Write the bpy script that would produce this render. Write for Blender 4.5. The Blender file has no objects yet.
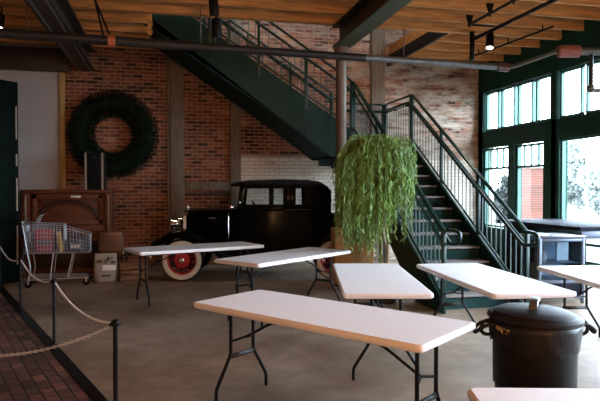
import bpy, bmesh, math, random
from mathutils import Vector, Matrix, Euler
random.seed(7)
C = bpy.context.scene.collection
PI = math.pi
R = math.radians

# ------------------------------------------------------------------ camera
cd = bpy.data.cameras.new('camera'); cam = bpy.data.objects.new('camera', cd); C.objects.link(cam)
cd.sensor_width = 36; cd.lens = 583 / 600 * 36; cd.clip_end = 300
cam.location = (0, 0, 1.58)
cam.rotation_euler = (PI/2 - 0.02, 0, -R(13))
bpy.context.scene.camera = cam
# ------------------------------------------------------------------ view
vs = bpy.context.scene.view_settings
vs.view_transform = 'Standard'; vs.look = 'None'; vs.gamma = 1; vs.use_curve_mapping = False
vs.exposure = 0.0
# ------------------------------------------------------------------ world
w = bpy.data.worlds.new('sky'); bpy.context.scene.world = w; w.use_nodes = True
bg = w.node_tree.nodes['Background']
bg.inputs[0].default_value = (0.66, 0.83, 1.0, 1); bg.inputs[1].default_value = 30.0

def lamp(name, kind, loc, energy, color, rot=(0, 0, 0), size=0.5, size_y=None, portal=False, spot=None):
    l = bpy.data.lights.new(name, kind); l.energy = energy; l.color = color
    o = bpy.data.objects.new(name, l); C.objects.link(o); o.location = loc; o.rotation_euler = rot
    if kind == 'AREA':
        l.size = size
        if size_y: l.shape = 'RECTANGLE'; l.size_y = size_y
        if portal: l.cycles.is_portal = True
    elif kind == 'SPOT':
        l.shadow_soft_size = size; l.spot_size = spot or R(70); l.spot_blend = 0.6
    elif kind == 'SUN': l.angle = R(1)
    else: l.shadow_soft_size = size
    return o
lamp('sun', 'SUN', (0, 0, 20), .8, (1, .95, .88), (R(38), 0, R(-62)))
# daylight enters through the window wall: portals help the renderer find the sky
lamp('window_portal_high', 'AREA', (7.0, 6.0, 3.31), 1, (1, 1, 1), (0, R(90), 0), 0.9, 12.0, portal=True)
lamp('window_portal_low', 'AREA', (7.0, 6.0, 1.45), 1, (1, 1, 1), (0, R(90), 0), 2.2, 12.0, portal=True)
WARM = (1.0, 0.50, 0.20)
lamp('pendant_lamp_left', 'POINT', (-1.5, -2.2, 2.0), 260, WARM, size=.35)
lamp('pendant_lamp_right', 'POINT', (2.6, -2.8, 2.0), 480, WARM, size=.35)
lamp('pendant_lamp_mid', 'POINT', (0.6, 3.6, 3.9), 35, WARM, size=.25)
lamp('upper_floor_lamp', 'AREA', (2.6, 9.2, 6.8), 110, (1, .8, .6), (R(-25), 0, 0), 1.0)

# ------------------------------------------------------------------ materials
def nt(name):
    m = bpy.data.materials.new(name); m.use_nodes = True
    n = m.node_tree.nodes; l = m.node_tree.links
    return m, n, l, n['Principled BSDF']
def mat(name, col, rough=.6, metal=0., var=.15, scale=6., bump=0., spec=.5, stretch=None, coat=0.):
    m, n, l, b = nt(name)
    b.inputs['Roughness'].default_value = rough; b.inputs['Metallic'].default_value = metal
    b.inputs['Specular IOR Level'].default_value = spec
    if coat: b.inputs['Coat Weight'].default_value = coat; b.inputs['Coat Roughness'].default_value = .08
    tc = n.new('ShaderNodeTexCoord'); mp = n.new('ShaderNodeMapping'); l.new(tc.outputs['Object'], mp.inputs[0])
    if stretch: mp.inputs['Scale'].default_value = stretch
    nz = n.new('ShaderNodeTexNoise'); nz.inputs['Scale'].default_value = scale; nz.inputs['Detail'].default_value = 5
    l.new(mp.outputs[0], nz.inputs['Vector'])
    cr = n.new('ShaderNodeValToRGB')
    cr.color_ramp.elements[0].position = .3; cr.color_ramp.elements[1].position = .7
    cr.color_ramp.elements[0].color = tuple(c*(1-var) for c in col) + (1,)
    cr.color_ramp.elements[1].color = tuple(min(1, c*(1+var)) for c in col) + (1,)
    l.new(nz.outputs['Fac'], cr.inputs[0]); l.new(cr.outputs[0], b.inputs['Base Color'])
    if bump:
        bp = n.new('ShaderNodeBump'); bp.inputs['Strength'].default_value = bump; bp.inputs['Distance'].default_value = .02
        l.new(nz.outputs['Fac'], bp.inputs['Height']); l.new(bp.outputs[0], b.inputs['Normal'])
    return m
def glass_mat(name, tint=(1, 1, 1), refl=.12):
    m, n, l, b = nt(name); n.remove(b)
    t = n.new('ShaderNodeBsdfTransparent'); t.inputs[0].default_value = tint + (1,)
    g = n.new('ShaderNodeBsdfGlossy'); g.inputs['Roughness'].default_value = .02
    lw = n.new('ShaderNodeLayerWeight'); lw.inputs['Blend'].default_value = refl
    mx = n.new('ShaderNodeMixShader')
    l.new(lw.outputs['Fresnel'], mx.inputs[0]); l.new(t.outputs[0], mx.inputs[1]); l.new(g.outputs[0], mx.inputs[2])
    l.new(mx.outputs[0], n['Material Output'].inputs[0])
    return m
def emit_mat(name, col, s):
    m, n, l, b = nt(name)
    b.inputs['Emission Color'].default_value = col + (1,); b.inputs['Emission Strength'].default_value = s
    return m

def brick_mat(name, cols, mortar, bw, rh, ms, mode='xz', rot=0., white=False, rough=.85, bump=.5):
    m, n, l, b = nt(name); b.inputs['Roughness'].default_value = rough
    b.inputs['Specular IOR Level'].default_value = .25
    tc = n.new('ShaderNodeTexCoord'); sp = n.new('ShaderNodeSeparateXYZ'); cb = n.new('ShaderNodeCombineXYZ')
    l.new(tc.outputs['Object'], sp.inputs[0])
    if mode == 'xz': l.new(sp.outputs['X'], cb.inputs['X']); l.new(sp.outputs['Z'], cb.inputs['Y'])
    elif mode == 'yz': l.new(sp.outputs['Y'], cb.inputs['X']); l.new(sp.outputs['Z'], cb.inputs['Y'])
    else: l.new(sp.outputs['X'], cb.inputs['X']); l.new(sp.outputs['Y'], cb.inputs['Y'])
    mp = n.new('ShaderNodeMapping'); mp.inputs['Rotation'].default_value = (0, 0, rot); l.new(cb.outputs[0], mp.inputs[0])
    # slight waviness of hand-laid courses
    nw = n.new('ShaderNodeTexNoise'); nw.inputs['Scale'].default_value = 7; l.new(mp.outputs[0], nw.inputs['Vector'])
    mxv = n.new('ShaderNodeMixRGB'); mxv.blend_type = 'LINEAR_LIGHT'; mxv.inputs[0].default_value = .012
    l.new(mp.outputs[0], mxv.inputs[1]); l.new(nw.outputs['Color'], mxv.inputs[2])
    br = n.new('ShaderNodeTexBrick'); l.new(mxv.outputs[0], br.inputs['Vector'])
    br.inputs['Scale'].default_value = 1; br.inputs['Brick Width'].default_value = bw; br.inputs['Row Height'].default_value = rh
    br.inputs['Mortar Size'].default_value = ms; br.inputs['Mortar Smooth'].default_value = .2; br.inputs['Bias'].default_value = 0
    br.inputs['Color1'].default_value = (0, 0, 0, 1); br.inputs['Color2'].default_value = (1, 1, 1, 1); br.inputs['Mortar'].default_value = (.5, .5, .5, 1)
    cr = n.new('ShaderNodeValToRGB'); l.new(br.outputs['Color'], cr.inputs[0])
    el = cr.color_ramp.elements
    while len(el) < len(cols): el.new(.5)
    for i, c in enumerate(cols): el[i].position = i/(len(cols)-1); el[i].color = c + (1,)
    nz = n.new('ShaderNodeTexNoise'); nz.inputs['Scale'].default_value = 1.3; nz.inputs['Detail'].default_value = 8; nz.inputs['Roughness'].default_value = .65
    l.new(mp.outputs[0], nz.inputs['Vector'])
    mr = n.new('ShaderNodeMapRange'); mr.inputs[1].default_value = .3; mr.inputs[2].default_value = .7; mr.inputs[3].default_value = .22; mr.inputs[4].default_value = 1.35
    l.new(nz.outputs['Fac'], mr.inputs[0])
    mul = n.new('ShaderNodeMixRGB'); mul.blend_type = 'MULTIPLY'; mul.inputs[0].default_value = 1
    l.new(cr.outputs[0], mul.inputs[1]); l.new(mr.outputs[0], mul.inputs[2])
    mm = n.new('ShaderNodeMixRGB'); l.new(br.outputs['Fac'], mm.inputs[0]); l.new(mul.outputs[0], mm.inputs[1]); mm.inputs[2].default_value = mortar + (1,)
    out = mm.outputs[0]
    if white:
        # remains of old whitewash: a low patch behind the car and a worn one by the stair
        def edge(sock, a, bb):
            q = n.new('ShaderNodeMapRange'); q.interpolation_type = 'SMOOTHSTEP'
            q.inputs[1].default_value = a; q.inputs[2].default_value = bb; l.new(sock, q.inputs[0]); return q.outputs[0]
        def mth(op, a, bb):
            q = n.new('ShaderNodeMath'); q.operation = op
            for i, v in enumerate((a, bb)):
                if isinstance(v, (int, float)): q.inputs[i].default_value = v
                else: l.new(v, q.inputs[i])
            return q.outputs[0]
        n2 = n.new('ShaderNodeTexNoise'); n2.inputs['Scale'].default_value = 2.2; n2.inputs['Detail'].default_value = 9; n2.inputs['Roughness'].default_value = .7
        l.new(cb.outputs[0], n2.inputs['Vector'])
        n3 = n.new('ShaderNodeMapping'); n3.inputs['Scale'].default_value = (1, 4, 1); l.new(cb.outputs[0], n3.inputs[0])
        n4 = n.new('ShaderNodeTexNoise'); n4.inputs['Scale'].default_value = 1.6; n4.inputs['Detail'].default_value = 8; n4.inputs['Roughness'].default_value = .7
        l.new(n3.outputs[0], n4.inputs['Vector'])
        low = mth('MULTIPLY', edge(sp.outputs['X'], 1.35, 1.6), edge(sp.outputs['Z'], 2.32, 2.2))
        right = mth('MULTIPLY', edge(sp.outputs['X'], 3.3, 4.6), edge(n4.outputs['Fac'], .38, .6))
        both = mth('MAXIMUM', mth('MULTIPLY', low, edge(n2.outputs['Fac'], .22, .5)), mth('MULTIPLY', right, .72))
        upper = mth('MULTIPLY', edge(sp.outputs['Z'], 3.0, 4.6), mth('MULTIPLY', edge(n4.outputs['Fac'], .4, .7), edge(sp.outputs['X'], .8, 2.0)))
        both = mth('MAXIMUM', both, mth('MULTIPLY', upper, .5))
        sw = n.new('ShaderNodeMixRGB'); l.new(both, sw.inputs[0]); l.new(out, sw.inputs[1])
        wm = n.new('ShaderNodeMixRGB'); l.new(br.outputs['Fac'], wm.inputs[0]); wm.inputs[1].default_value = (.72, .63, .51, 1); wm.inputs[2].default_value = (.45, .37, .29, 1)
        l.new(wm.outputs[0], sw.inputs[2]); out = sw.outputs[0]
    l.new(out, b.inputs['Base Color'])
    bp = n.new('ShaderNodeBump'); bp.invert = True; bp.inputs['Strength'].default_value = bump; bp.inputs['Distance'].default_value = .012
    l.new(br.outputs['Fac'], bp.inputs['Height']); l.new(bp.outputs[0], b.inputs['Normal'])
    return m

M = {}
M['brick'] = brick_mat('old_brick', [(.07, .03, .022), (.22, .07, .036), (.36, .12, .058), (.27, .088, .048), (.48, .21, .12)], (.38, .26, .18), .215, .0745, .008, white=True)
M['paver'] = brick_mat('brick_pavers', [(.07, .04, .034), (.15, .075, .058), (.22, .10, .075), (.10, .056, .05)], (.025, .02, .018), .20, .10, .008, mode='xy', rot=R(69.5), rough=.75)
M['pier_brick'] = brick_mat('orange_brick', [(.085, .022, .014), (.12, .034, .022), (.10, .028, .018)], (.10, .07, .055), .215, .075, .01, mode='yz')
def floor_mat():
    m, n, l, b = nt('worn_concrete')
    tc = n.new('ShaderNodeTexCoord')
    a = n.new('ShaderNodeTexNoise'); a.inputs['Scale'].default_value = .55; a.inputs['Detail'].default_value = 8; a.inputs['Roughness'].default_value = .62
    c = n.new('ShaderNodeTexNoise'); c.inputs['Scale'].default_value = 5; c.inputs['Detail'].default_value = 8; c.inputs['Roughness'].default_value = .7
    l.new(tc.outputs['Object'], a.inputs['Vector']); l.new(tc.outputs['Object'], c.inputs['Vector'])
    r1 = n.new('ShaderNodeValToRGB'); e = r1.color_ramp.elements
    e[0].position = .36; e[0].color = (.155, .093, .054, 1); e[1].position = .64; e[1].color = (.38, .285, .205, 1)
    l.new(a.outputs['Fac'], r1.inputs[0])
    r2 = n.new('ShaderNodeValToRGB'); e = r2.color_ramp.elements
    e[0].position = .35; e[0].color = (.75, .75, .75, 1); e[1].position = .7; e[1].color = (1.15, 1.15, 1.15, 1)
    l.new(c.outputs['Fac'], r2.inputs[0])
    mx = n.new('ShaderNodeMixRGB'); mx.blend_type = 'MULTIPLY'; mx.inputs[0].default_value = 1
    l.new(r1.outputs[0], mx.inputs[1]); l.new(r2.outputs[0], mx.inputs[2]); l.new(mx.outputs[0], b.inputs['Base Color'])
    rr = n.new('ShaderNodeMapRange'); rr.inputs[3].default_value = .42; rr.inputs[4].default_value = .7; l.new(a.outputs['Fac'], rr.inputs[0]); l.new(rr.outputs[0], b.inputs['Roughness'])
    bp = n.new('ShaderNodeBump'); bp.inputs['Strength'].default_value = .12; bp.inputs['Distance'].default_value = .01
    l.new(c.outputs['Fac'], bp.inputs['Height']); l.new(bp.outputs[0], b.inputs['Normal'])
    return m
M['floor'] = floor_mat()
M['plaster'] = mat('grey_plaster', (.46, .42, .405), .9, var=.06, scale=2)
M['dark_wall'] = mat('dark_wall', (.16, .11, .085), .9, var=.1)
M['dark_brown'] = mat('dark_brown_steel', (.05, .036, .03), .6, var=.2)
M['joist'] = mat('joist_wood', (.56, .27, .09), .7, var=.35, scale=3, stretch=(.6, 8, 8))
M['deck'] = mat('deck_plywood', (.50, .25, .09), .75, var=.3, scale=2, stretch=(.8, 4, 1))
M['old_wood'] = mat('weathered_post_wood', (.19, .145, .10), .8, var=.35, scale=5, stretch=(6, 6, .5), bump=.2)
M['green'] = mat('green_paint', (.004, .021, .015), .42, var=.12, scale=4, spec=.2)
M['green_dark'] = mat('dark_green_paint', (.0018, .006, .0045), .65, var=.15, scale=4, spec=.06)
M['wall_green'] = mat('wall_green_paint', (.008, .042, .028), .6, var=.15, scale=4, spec=.1)
M['win_green'] = mat('window_green_paint', (.03, .13, .10), .45, var=.1, scale=4)
M['steel_green'] = mat('beam_brown_paint', (.03, .026, .019), .5, var=.2, scale=5)
M['tread'] = mat('tread_concrete', (.20, .175, .165), .8, var=.12)
M['rail'] = mat('rail_green_gloss', (.004, .021, .016), .3, var=.1, scale=4, spec=.32)
M['riser'] = mat('riser_green', (.010, .034, .031), .7, var=.1, spec=.1)
M['baluster'] = mat('baluster_green', (.045, .075, .066), .3, var=.1)
M['black_steel'] = mat('black_steel', (.005, .005, .006), .45, var=.1, spec=.15)
M['pipe'] = mat('black_iron_pipe', (.022, .019, .018), .45, .0, var=.2, scale=9, spec=.35)
M['galv'] = mat('galvanised_pipe', (.17, .165, .16), .4, .5, var=.2, scale=9)
M['brown_coupling'] = mat('brown_coupling', (.10, .045, .035), .5)
M['red_coupling'] = mat('red_coupling', (.27, .085, .06), .5, var=.15)
M['chrome'] = mat('chrome', (.75, .75, .75), .12, 1, var=.03)
M['car_black'] = mat('car_black_paint', (.0025, .0025, .0025), .16, var=.05, spec=.06)
M['car_roof'] = mat('car_roof_cloth', (.006, .006, .007), .6, var=.2, spec=.15)
M['rubber'] = mat('tyre_rubber', (.006, .006, .006), .8, var=.15, spec=.12)
M['whitewall'] = mat('whitewall_rubber', (.62, .53, .40), .6, var=.1)
M['red_paint'] = mat('wheel_red_paint', (.42, .018, .014), .3, var=.08)
M['tabletop'] = mat('table_plastic', (.84, .80, .80), .5, var=.03, scale=60, bump=.02)
M['piano'] = mat('piano_wood', (.10, .026, .010), .45, var=.35, scale=3, stretch=(1, 4, 4), spec=.3)
M['piano_dark'] = mat('piano_dark_wood', (.03, .011, .007), .5, var=.3, scale=3, stretch=(1, 4, 4))
M['ivory'] = mat('ivory', (.7, .66, .56), .4, var=.05)
M['wreath'] = mat('wreath_needles', (.010, .020, .010), .9, spec=.1, var=.5, scale=9)
M['willow'] = mat('willow_leaf', (.15, .26, .045), .55, var=.45, scale=5)
M['bark'] = mat('pale_bark', (.27, .21, .15), .85, var=.35, scale=6, stretch=(3, 3, .5), bump=.3)
M['tan'] = mat('tan_board', (.50, .32, .13), .6, var=.1, scale=3, stretch=(1, 1, 4))
M['pot'] = mat('dark_pot', (.03, .025, .02), .6, var=.15)
M['bin'] = mat('bin_plastic', (.008, .006, .006), .5, var=.15, scale=8, spec=.2)
M['bin_grey'] = mat('bin_grey_plastic', (.06, .06, .068), .35, var=.1)
M['bag'] = mat('bin_liner', (.010, .008, .008), .4, spec=.25, var=.2, bump=.3, scale=14)
M['smear'] = mat('ochre_smear', (.45, .27, .06), .6, var=.4, scale=20)
M['cart'] = mat('cart_wire', (.50, .50, .53), .32, .8, var=.08)
M['grey_plastic'] = mat('grey_plastic', (.2, .21, .2), .5, var=.1)
M['red_pack'] = mat('red_packet', (.36, .06, .06), .5, var=.2)
M['yellow_pack'] = mat('yellow_packet', (.62, .42, .12), .5, var=.2)
M['leather'] = mat('brown_leather', (.15, .068, .034), .4, var=.25, scale=4)
M['sack'] = mat('sack_paper', (.32, .27, .21), .8, var=.12, scale=5, bump=.2)
M['sack_print'] = mat('sack_print', (.05, .045, .04), .8, var=.3, scale=20)
M['crate'] = mat('crate_wood', (.17, .08, .035), .7, var=.3, scale=3, stretch=(1, 6, 6))
M['rope'] = mat('white_rope', (.88, .83, .80), .7, var=.1, scale=60)
M['chain'] = mat('steel_chain', (.72, .70, .68), .35, .5, var=.1)
M['counter'] = mat('dark_counter', (.012, .012, .02), .7, var=.2, scale=5, spec=.1)
M['case'] = mat('case_frame', (.11, .13, .17), .35, .4, var=.1)
M['case_back'] = mat('case_back_panel', (.36, .42, .50), .5, var=.1)
M['case_white'] = mat('white_board', (.75, .75, .72), .6, var=.03)
M['glass'] = glass_mat('window_glass', (1, 1, 1), .08)
M['case_glass'] = glass_mat('case_glass', (.72, .8, .86), .25)
M['car_glass'] = glass_mat('car_glass', (.93, .93, .93), .05)
M['lamp_on'] = emit_mat('lamp_lens', (1, .93, .82), 14)
M['leaf_out'] = mat('tree_leaf', (.15, .165, .155), .8, var=.15, spec=.1, scale=.8)
_lm = M['leaf_out']; _n = _lm.node_tree.nodes; _l = _lm.node_tree.links; _t = _n.new('ShaderNodeBsdfTranslucent'); _t.inputs[0].default_value = (.17, .19, .175, 1)
_a = _n.new('ShaderNodeAddShader'); _l.new(_n['Principled BSDF'].outputs[0], _a.inputs[0]); _l.new(_t.outputs[0], _a.inputs[1]); _l.new(_a.outputs[0], _n['Material Output'].inputs[0])
M['bush'] = mat('bush_leaf', (.006, .010, .008), .7, var=.5, scale=2)
M['outside'] = mat('pale_paving', (.07, .07, .066), .9, var=.1, scale=.4)
M['pale_wall'] = mat('pale_facade', (.16, .15, .14), .9, var=.06)

# ------------------------------------------------------------------ mesh helpers
class MB:
    def __init__(s): s.bm = bmesh.new()
    def box(s, lo, hi, mtx=None):
        lo, hi = Vector(lo), Vector(hi); c = (lo+hi)/2; d = hi-lo
        m = Matrix.Translation(c) @ Matrix.Diagonal((abs(d.x), abs(d.y), abs(d.z), 1))
        bmesh.ops.create_cube(s.bm, size=1, matrix=(mtx @ m) if mtx else m); return s
    def bar(s, a, b, wx, wz, up=(0, 0, 1)):
        a, b = Vector(a), Vector(b); y = (b-a).normalized(); u = Vector(up)
        x = y.cross(u)
        if x.length < 1e-4: x = y.cross(Vector((1, 0, 0)))
        x.normalize(); z = x.cross(y)
        m = Matrix((x, y, z)).transposed().to_4x4(); m.translation = (a+b)/2
        m = m @ Matrix.Diagonal((wx, (b-a).length, wz, 1))
        bmesh.ops.create_cube(s.bm, size=1, matrix=m); return s
    def loft(s, rings, closed=True, caps=True):
        vs_ = [[s.bm.verts.new(p) for p in r] for r in rings]; n = len(vs_[0])
        for i in range(len(vs_)-1):
            for j in range(n if closed else n-1):
                try: s.bm.faces.new((vs_[i][j], vs_[i][(j+1) % n], vs_[i+1][(j+1) % n], vs_[i+1][j]))
                except ValueError: pass
        if caps and closed:
            for r in (vs_[0], vs_[-1]):
                try: s.bm.faces.new(r)
                except ValueError: pass
        return s
    def tube(s, pts, r, n=8, loop=False):
        pts = [Vector(p) for p in pts]; rings = []; prev = None; N = len(pts)
        for i, p in enumerate(pts):
            if loop: t = pts[(i+1) % N]-pts[i-1]
            else: t = (pts[min(i+1, N-1)]-pts[max(i-1, 0)])
            t.normalize()
            if prev is None:
                x = t.cross(Vector((0, 0, 1)))
                if x.length < 1e-3: x = t.cross(Vector((1, 0, 0)))
            else: x = prev - t*prev.dot(t)
            x.normalize(); prev = x; y = t.cross(x)
            rr = r[i] if isinstance(r, (list, tuple)) else r
            rings.append([p + (x*math.cos(2*PI*k/n)+y*math.sin(2*PI*k/n))*rr for k in range(n)])
        if loop: rings.append(rings[0]); return s.loft(rings, caps=False)
        return s.loft(rings)
    def lathe(s, prof, n=32, mtx=None, caps=True):
        rings = []
        for r, z in prof:
            rg = [Vector((r*math.cos(2*PI*k/n), r*math.sin(2*PI*k/n), z)) for k in range(n)]
            rings.append([mtx @ p for p in rg] if mtx else rg)
        return s.loft(rings, caps=caps)
    def ball(s, c, r, sc=(1, 1, 1), n=16, mtx=None):
        m = Matrix.Translation(c) @ Matrix.Diagonal((sc[0], sc[1], sc[2], 1))
        bmesh.ops.create_uvsphere(s.bm, u_segments=n, v_segments=n//2+2, radius=r, matrix=(mtx @ m) if mtx else m); return s
    def poly(s, pts, ext):
        f = s.bm.faces.new([s.bm.verts.new(p) for p in pts])
        g = bmesh.ops.extrude_face_region(s.bm, geom=[f])
        bmesh.ops.translate(s.bm, verts=[v for v in g['geom'] if isinstance(v, bmesh.types.BMVert)], vec=ext); return s
    def quad(s, pts):
        s.bm.faces.new([s.bm.verts.new(p) for p in pts]); return s
    def build(s, name, m, parent=None, bevel=0, smooth=True, ang=35, fix=True, seg=2):
        if bevel:
            bmesh.ops.remove_doubles(s.bm, verts=s.bm.verts, dist=1e-5)
            es = [e for e in s.bm.edges if len(e.link_faces) == 2 and e.calc_face_angle(0) > R(40)]
            bmesh.ops.bevel(s.bm, geom=es, offset=bevel, segments=seg, profile=.5, affect='EDGES', clamp_overlap=True)
        if fix: bmesh.ops.recalc_face_normals(s.bm, faces=s.bm.faces)
        me = bpy.data.meshes.new(name); s.bm.to_mesh(me); s.bm.free()
        me.materials.append(M[m] if isinstance(m, str) else m)
        if smooth:
            me.polygons.foreach_set('use_smooth', [True]*len(me.polygons)); me.set_sharp_from_angle(angle=R(ang))
            for p in me.polygons:
                if len(p.vertices) > 4: p.use_smooth = False
        o = bpy.data.objects.new(name, me); C.objects.link(o)
        if parent: o.parent = parent
        return o
def arc(c, r, a0, a1, n, ax='xz'):
    out = []
    for i in range(n+1):
        a = R(a0+(a1-a0)*i/n); u, v = r*math.cos(a), r*math.sin(a)
        out.append(Vector(c)+(Vector((u, 0, v)) if ax == 'xz' else Vector((0, u, v)) if ax == 'yz' else Vector((u, v, 0))))
    return out
def smooth_path(pts, it=2):
    pts = [Vector(p) for p in pts]
    for _ in range(it):
        q = [pts[0]]
        for a, b in zip(pts, pts[1:]): q += [a*.75+b*.25, a*.25+b*.75]
        q.append(pts[-1]); pts = q
    return pts
def tag(o, label, cat, group=None, kind=None):
    o['label'] = label; o['category'] = cat
    if group: o['group'] = group
    if kind: o['kind'] = kind
    return o
def empty(name, loc=(0, 0, 0), rz=0, rot=None):
    o = bpy.data.objects.new(name, None); C.objects.link(o); o.location = loc
    o.rotation_euler = rot or (0, 0, rz); o.empty_display_size = .1; return o
def struct(o, label=None, cat=None):
    o['kind'] = 'structure'
    if label: o['label'] = label
    if cat: o['category'] = cat
    return o
def copy_tree(o, parent=None):
    c = o.copy(); C.objects.link(c)
    if parent: c.parent = parent
    for ch in list(o.children): copy_tree(ch, c)
    return c
def room(X, Y):                       # table fit frame -> room frame
    return (X*.97437+Y*.22495, -X*.22495+Y*.97437)

# ================================================================== STRUCTURE
WY, WX, LX, FY = 12.18, 7.02, -3.15, -4.0
struct(MB().box((LX-.3, FY-.3, -.2), (WX+.15, WY+.4, 0)).build('floor', 'floor'), 'worn brown grey concrete floor under the tables and the car', 'floor')
# brick paving on the left, with a steel edging strip
e0, e1 = Vector((-2.476-1.876*.35, 9.707+5.014*.35, 0)), Vector((-.6+1.876*.9, 4.693-5.014*.9, 0))
e0 = Vector((-3.13, 11.45, 0))
nrm = Vector((e1-e0)).normalized(); sd = Vector((-nrm.y, nrm.x, 0))     # to the right of the edge
struct(MB().poly([(-3.14, 11.45, .001), (-3.14, .3, .001), (e1.x, e1.y, .001), (e0.x, e0.y, .001)], (0, 0, .008)).build('floor_paving', 'paver'), 'dark red brick paving at the left edge of the room', 'floor')
struct(MB().poly([e0+Vector((0, 0, .001)), e1+Vector((0, 0, .001)), e1+sd*.10+Vector((0, 0, .001)), e0+sd*.10+Vector((0, 0, .001))], (0, 0, .012)).build('trim_1', 'black_steel'), 'dark steel strip edging the brick paving', 'floor edging')
# back wall
struct(MB().box((-1.95, WY, 0), (WX+.4, WY+.35, 7.2)).build('wall_back', 'brick', smooth=False), 'old red brick wall with worn whitewash behind the car and stair', 'wall')
struct(MB().box((LX-.3, WY, 0), (-1.95, WY+.35, 7.2)).build('wall_back_panel', 'plaster', smooth=False), 'grey painted wall panel behind the piano at far left', 'wall')
struct(MB().box((LX-.3, FY-.3, 0), (LX, WY+.35, 7.2)).build('wall_left', 'dark_wall', smooth=False), 'dark left wall', 'wall')
struct(MB().box((LX, FY-.3, 0), (WX+.2, FY, 7.2)).build('wall_front', 'dark_wall', smooth=False), 'wall behind the viewer', 'wall')
struct(MB().box((-2.0, WY-.05, 0), (-1.9, WY-.001, 3.84)).build('trim_2', 'tan', bevel=.008), 'yellowish wooden jamb at the edge of the grey panel', 'trim')
struct(MB().box((LX, WY-.16, 3.85), (-1.80, WY-.001, 4.28)).build('wall_header', 'dark_brown', bevel=.01), 'dark steel header above the grey wall panel', 'beam')
# timber posts against the brick
for i, (x0, x1, lb) in enumerate([(.10, .38, 'weathered timber post on the brick beside the wreath'), (1.31, 1.53, 'weathered timber post on the brick behind the car roof'), (4.39, 4.70, 'weathered timber post on the brick behind the stair landing')]):
    b = MB(); b.box((x0, WY-.11, 0), (x1, WY-.001, 4.28 if i == 0 else 6.5))
    if i == 0: b.box((x0-.06, WY-.07, 0), (x0, WY-.001, 4.28))
    struct(b.build('wall_post', 'old_wood', bevel=.01), lb, 'post')
b = MB().box((.40, WY-.10, 1.55), (1.30, WY-.001, 1.72))
struct(b.build('trim_3', 'old_wood', bevel=.008), 'weathered horizontal timber between two wall posts above the car bonnet', 'trim')
struct(MB().box((.40, WY-.05, 1.43), (1.30, WY-.001, 1.5)).build('trim_4', 'dark_brown', bevel=.008), 'dark strip standing in for the shaded gap below the horizontal wall timber', 'trim')  # shade of the gap under the timber, built as a dark strip

# ceiling: deck with a stairwell opening x -.2..4.85, y > 9.35
JB = 4.30
b = MB(); b.box((LX-.3, FY-.3, 4.56), (WX+.3, 9.38, 4.74)); b.box((LX-.3, 9.38, 4.56), (-.2, WY, 4.74)); b.box((4.85, 9.38, 4.56), (WX+.3, WY, 4.74))
struct(b.build('ceiling', 'deck', smooth=False), 'plywood ceiling deck over the timber joists', 'ceiling')
struct(MB().box((LX-.3, FY-.3, 7.2), (WX+.4, WY+.4, 7.35)).build('ceiling_upper', 'plaster', smooth=False), 'ceiling of the floor above', 'ceiling')
struct(MB().box((WX, 5.0, 4.74), (WX+.2, WY+.3, 7.2)).build('wall_upper_right', 'plaster', smooth=False), 'upper wall at right', 'wall')
k = 0; y = 9.35
ys = [9.35-.61*i for i in range(0, 20)] + [9.35+.61*i for i in range(1, 5)]
for y in ys:
    segs = [(LX, WX)] if y <= 9.36 else [(LX, -.2), (4.9, WX)]
    for (x0, x1) in segs:
        th = .055 if abs(y-9.35) > .01 else .11
        o = MB().box((x0, y-th/2, JB), (x1, y+th/2, 4.558)).build('ceiling_joist', 'joist', smooth=False)
        struct(o, 'orange timber ceiling joist running parallel to the brick wall', 'joist'); o['group'] = 'timber ceiling joists'
struct(MB().box((4.83, 9.41, JB), (4.9, WY-.01, 4.74)).build('trim_5', 'joist', smooth=False), 'timber trimmer along the right end of the stairwell opening', 'trim')
struct(MB().box((4.77, 9.41, JB-.02), (4.828, WY-.01, 4.5)).build('trim_6', 'black_steel', smooth=False), 'dark steel angle along the right end of the stairwell opening', 'trim')
struct(MB().box((-.26, 9.41, 3.98), (-.20, 9.5, 4.74)).build('trim_7', 'joist', smooth=False), 'short timber hanger at the left end of the stairwell opening', 'trim')
struct(MB().box((-.2, 9.47, 4.74), (-.14, WY, 5.9)).build('wall_upper', 'green_dark', smooth=False), 'dark green wall panel at the head of the stair', 'wall')

def ibeam(x, y0, y1, z0, z1, bf, m, name, lb):
    b = MB(); b.box((x-bf/2, y0, z0), (x+bf/2, y1, z0+.03)); b.box((x-bf/2, y0, z1-.03), (x+bf/2, y1, z1)); b.box((x-.02, y0, z0), (x+.02, y1, z1))
    return struct(b.build(name, m, smooth=False), lb, 'beam')
fl_ = ibeam(2.87, FY, 9.42, 3.94, 4.295, .28, 'steel_green', 'ceiling_beam', 'green steel beam resting on the round column')
MB().box((2.73, FY, 3.925), (3.01, 9.42, 3.9395)).build('bottom_flange', mat('flange_lit_green', (.055, .07, .042), .5), fl_, smooth=False)  # lighter green plate: the lit underside of the beam put into its colour
bl = ibeam(-1.52, FY, WY, 3.90, 4.295, .34, 'dark_brown', 'ceiling_beam', 'dark steel beam running to the wreath wall at left')
b = MB()
for dx in (-.10, .10): b.box((-1.52+dx-.012, 6.0, 3.885), (-1.52+dx+.012, WY, 3.9))
struct(b.build('trim_8', 'galv', smooth=False), 'two thin pale rods under the left steel beam', 'trim')
# round column
col = MB().lathe([(.10, 0), (.10, .02), (.09, .03), (.088, 1.0), (.086, 3.75), (.11, 3.80), (.12, 3.90), (.14, 3.92), (.14, 3.938)], 24, Matrix.Translation((2.87, 9.375, 0))).build('column', mat('column_paint', (.16, .105, .07), .55, var=.25, scale=3, stretch=(1, 1, .6)))
struct(col, 'round brown column under the green steel beam beside the hanging willow plant', 'column')

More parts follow.
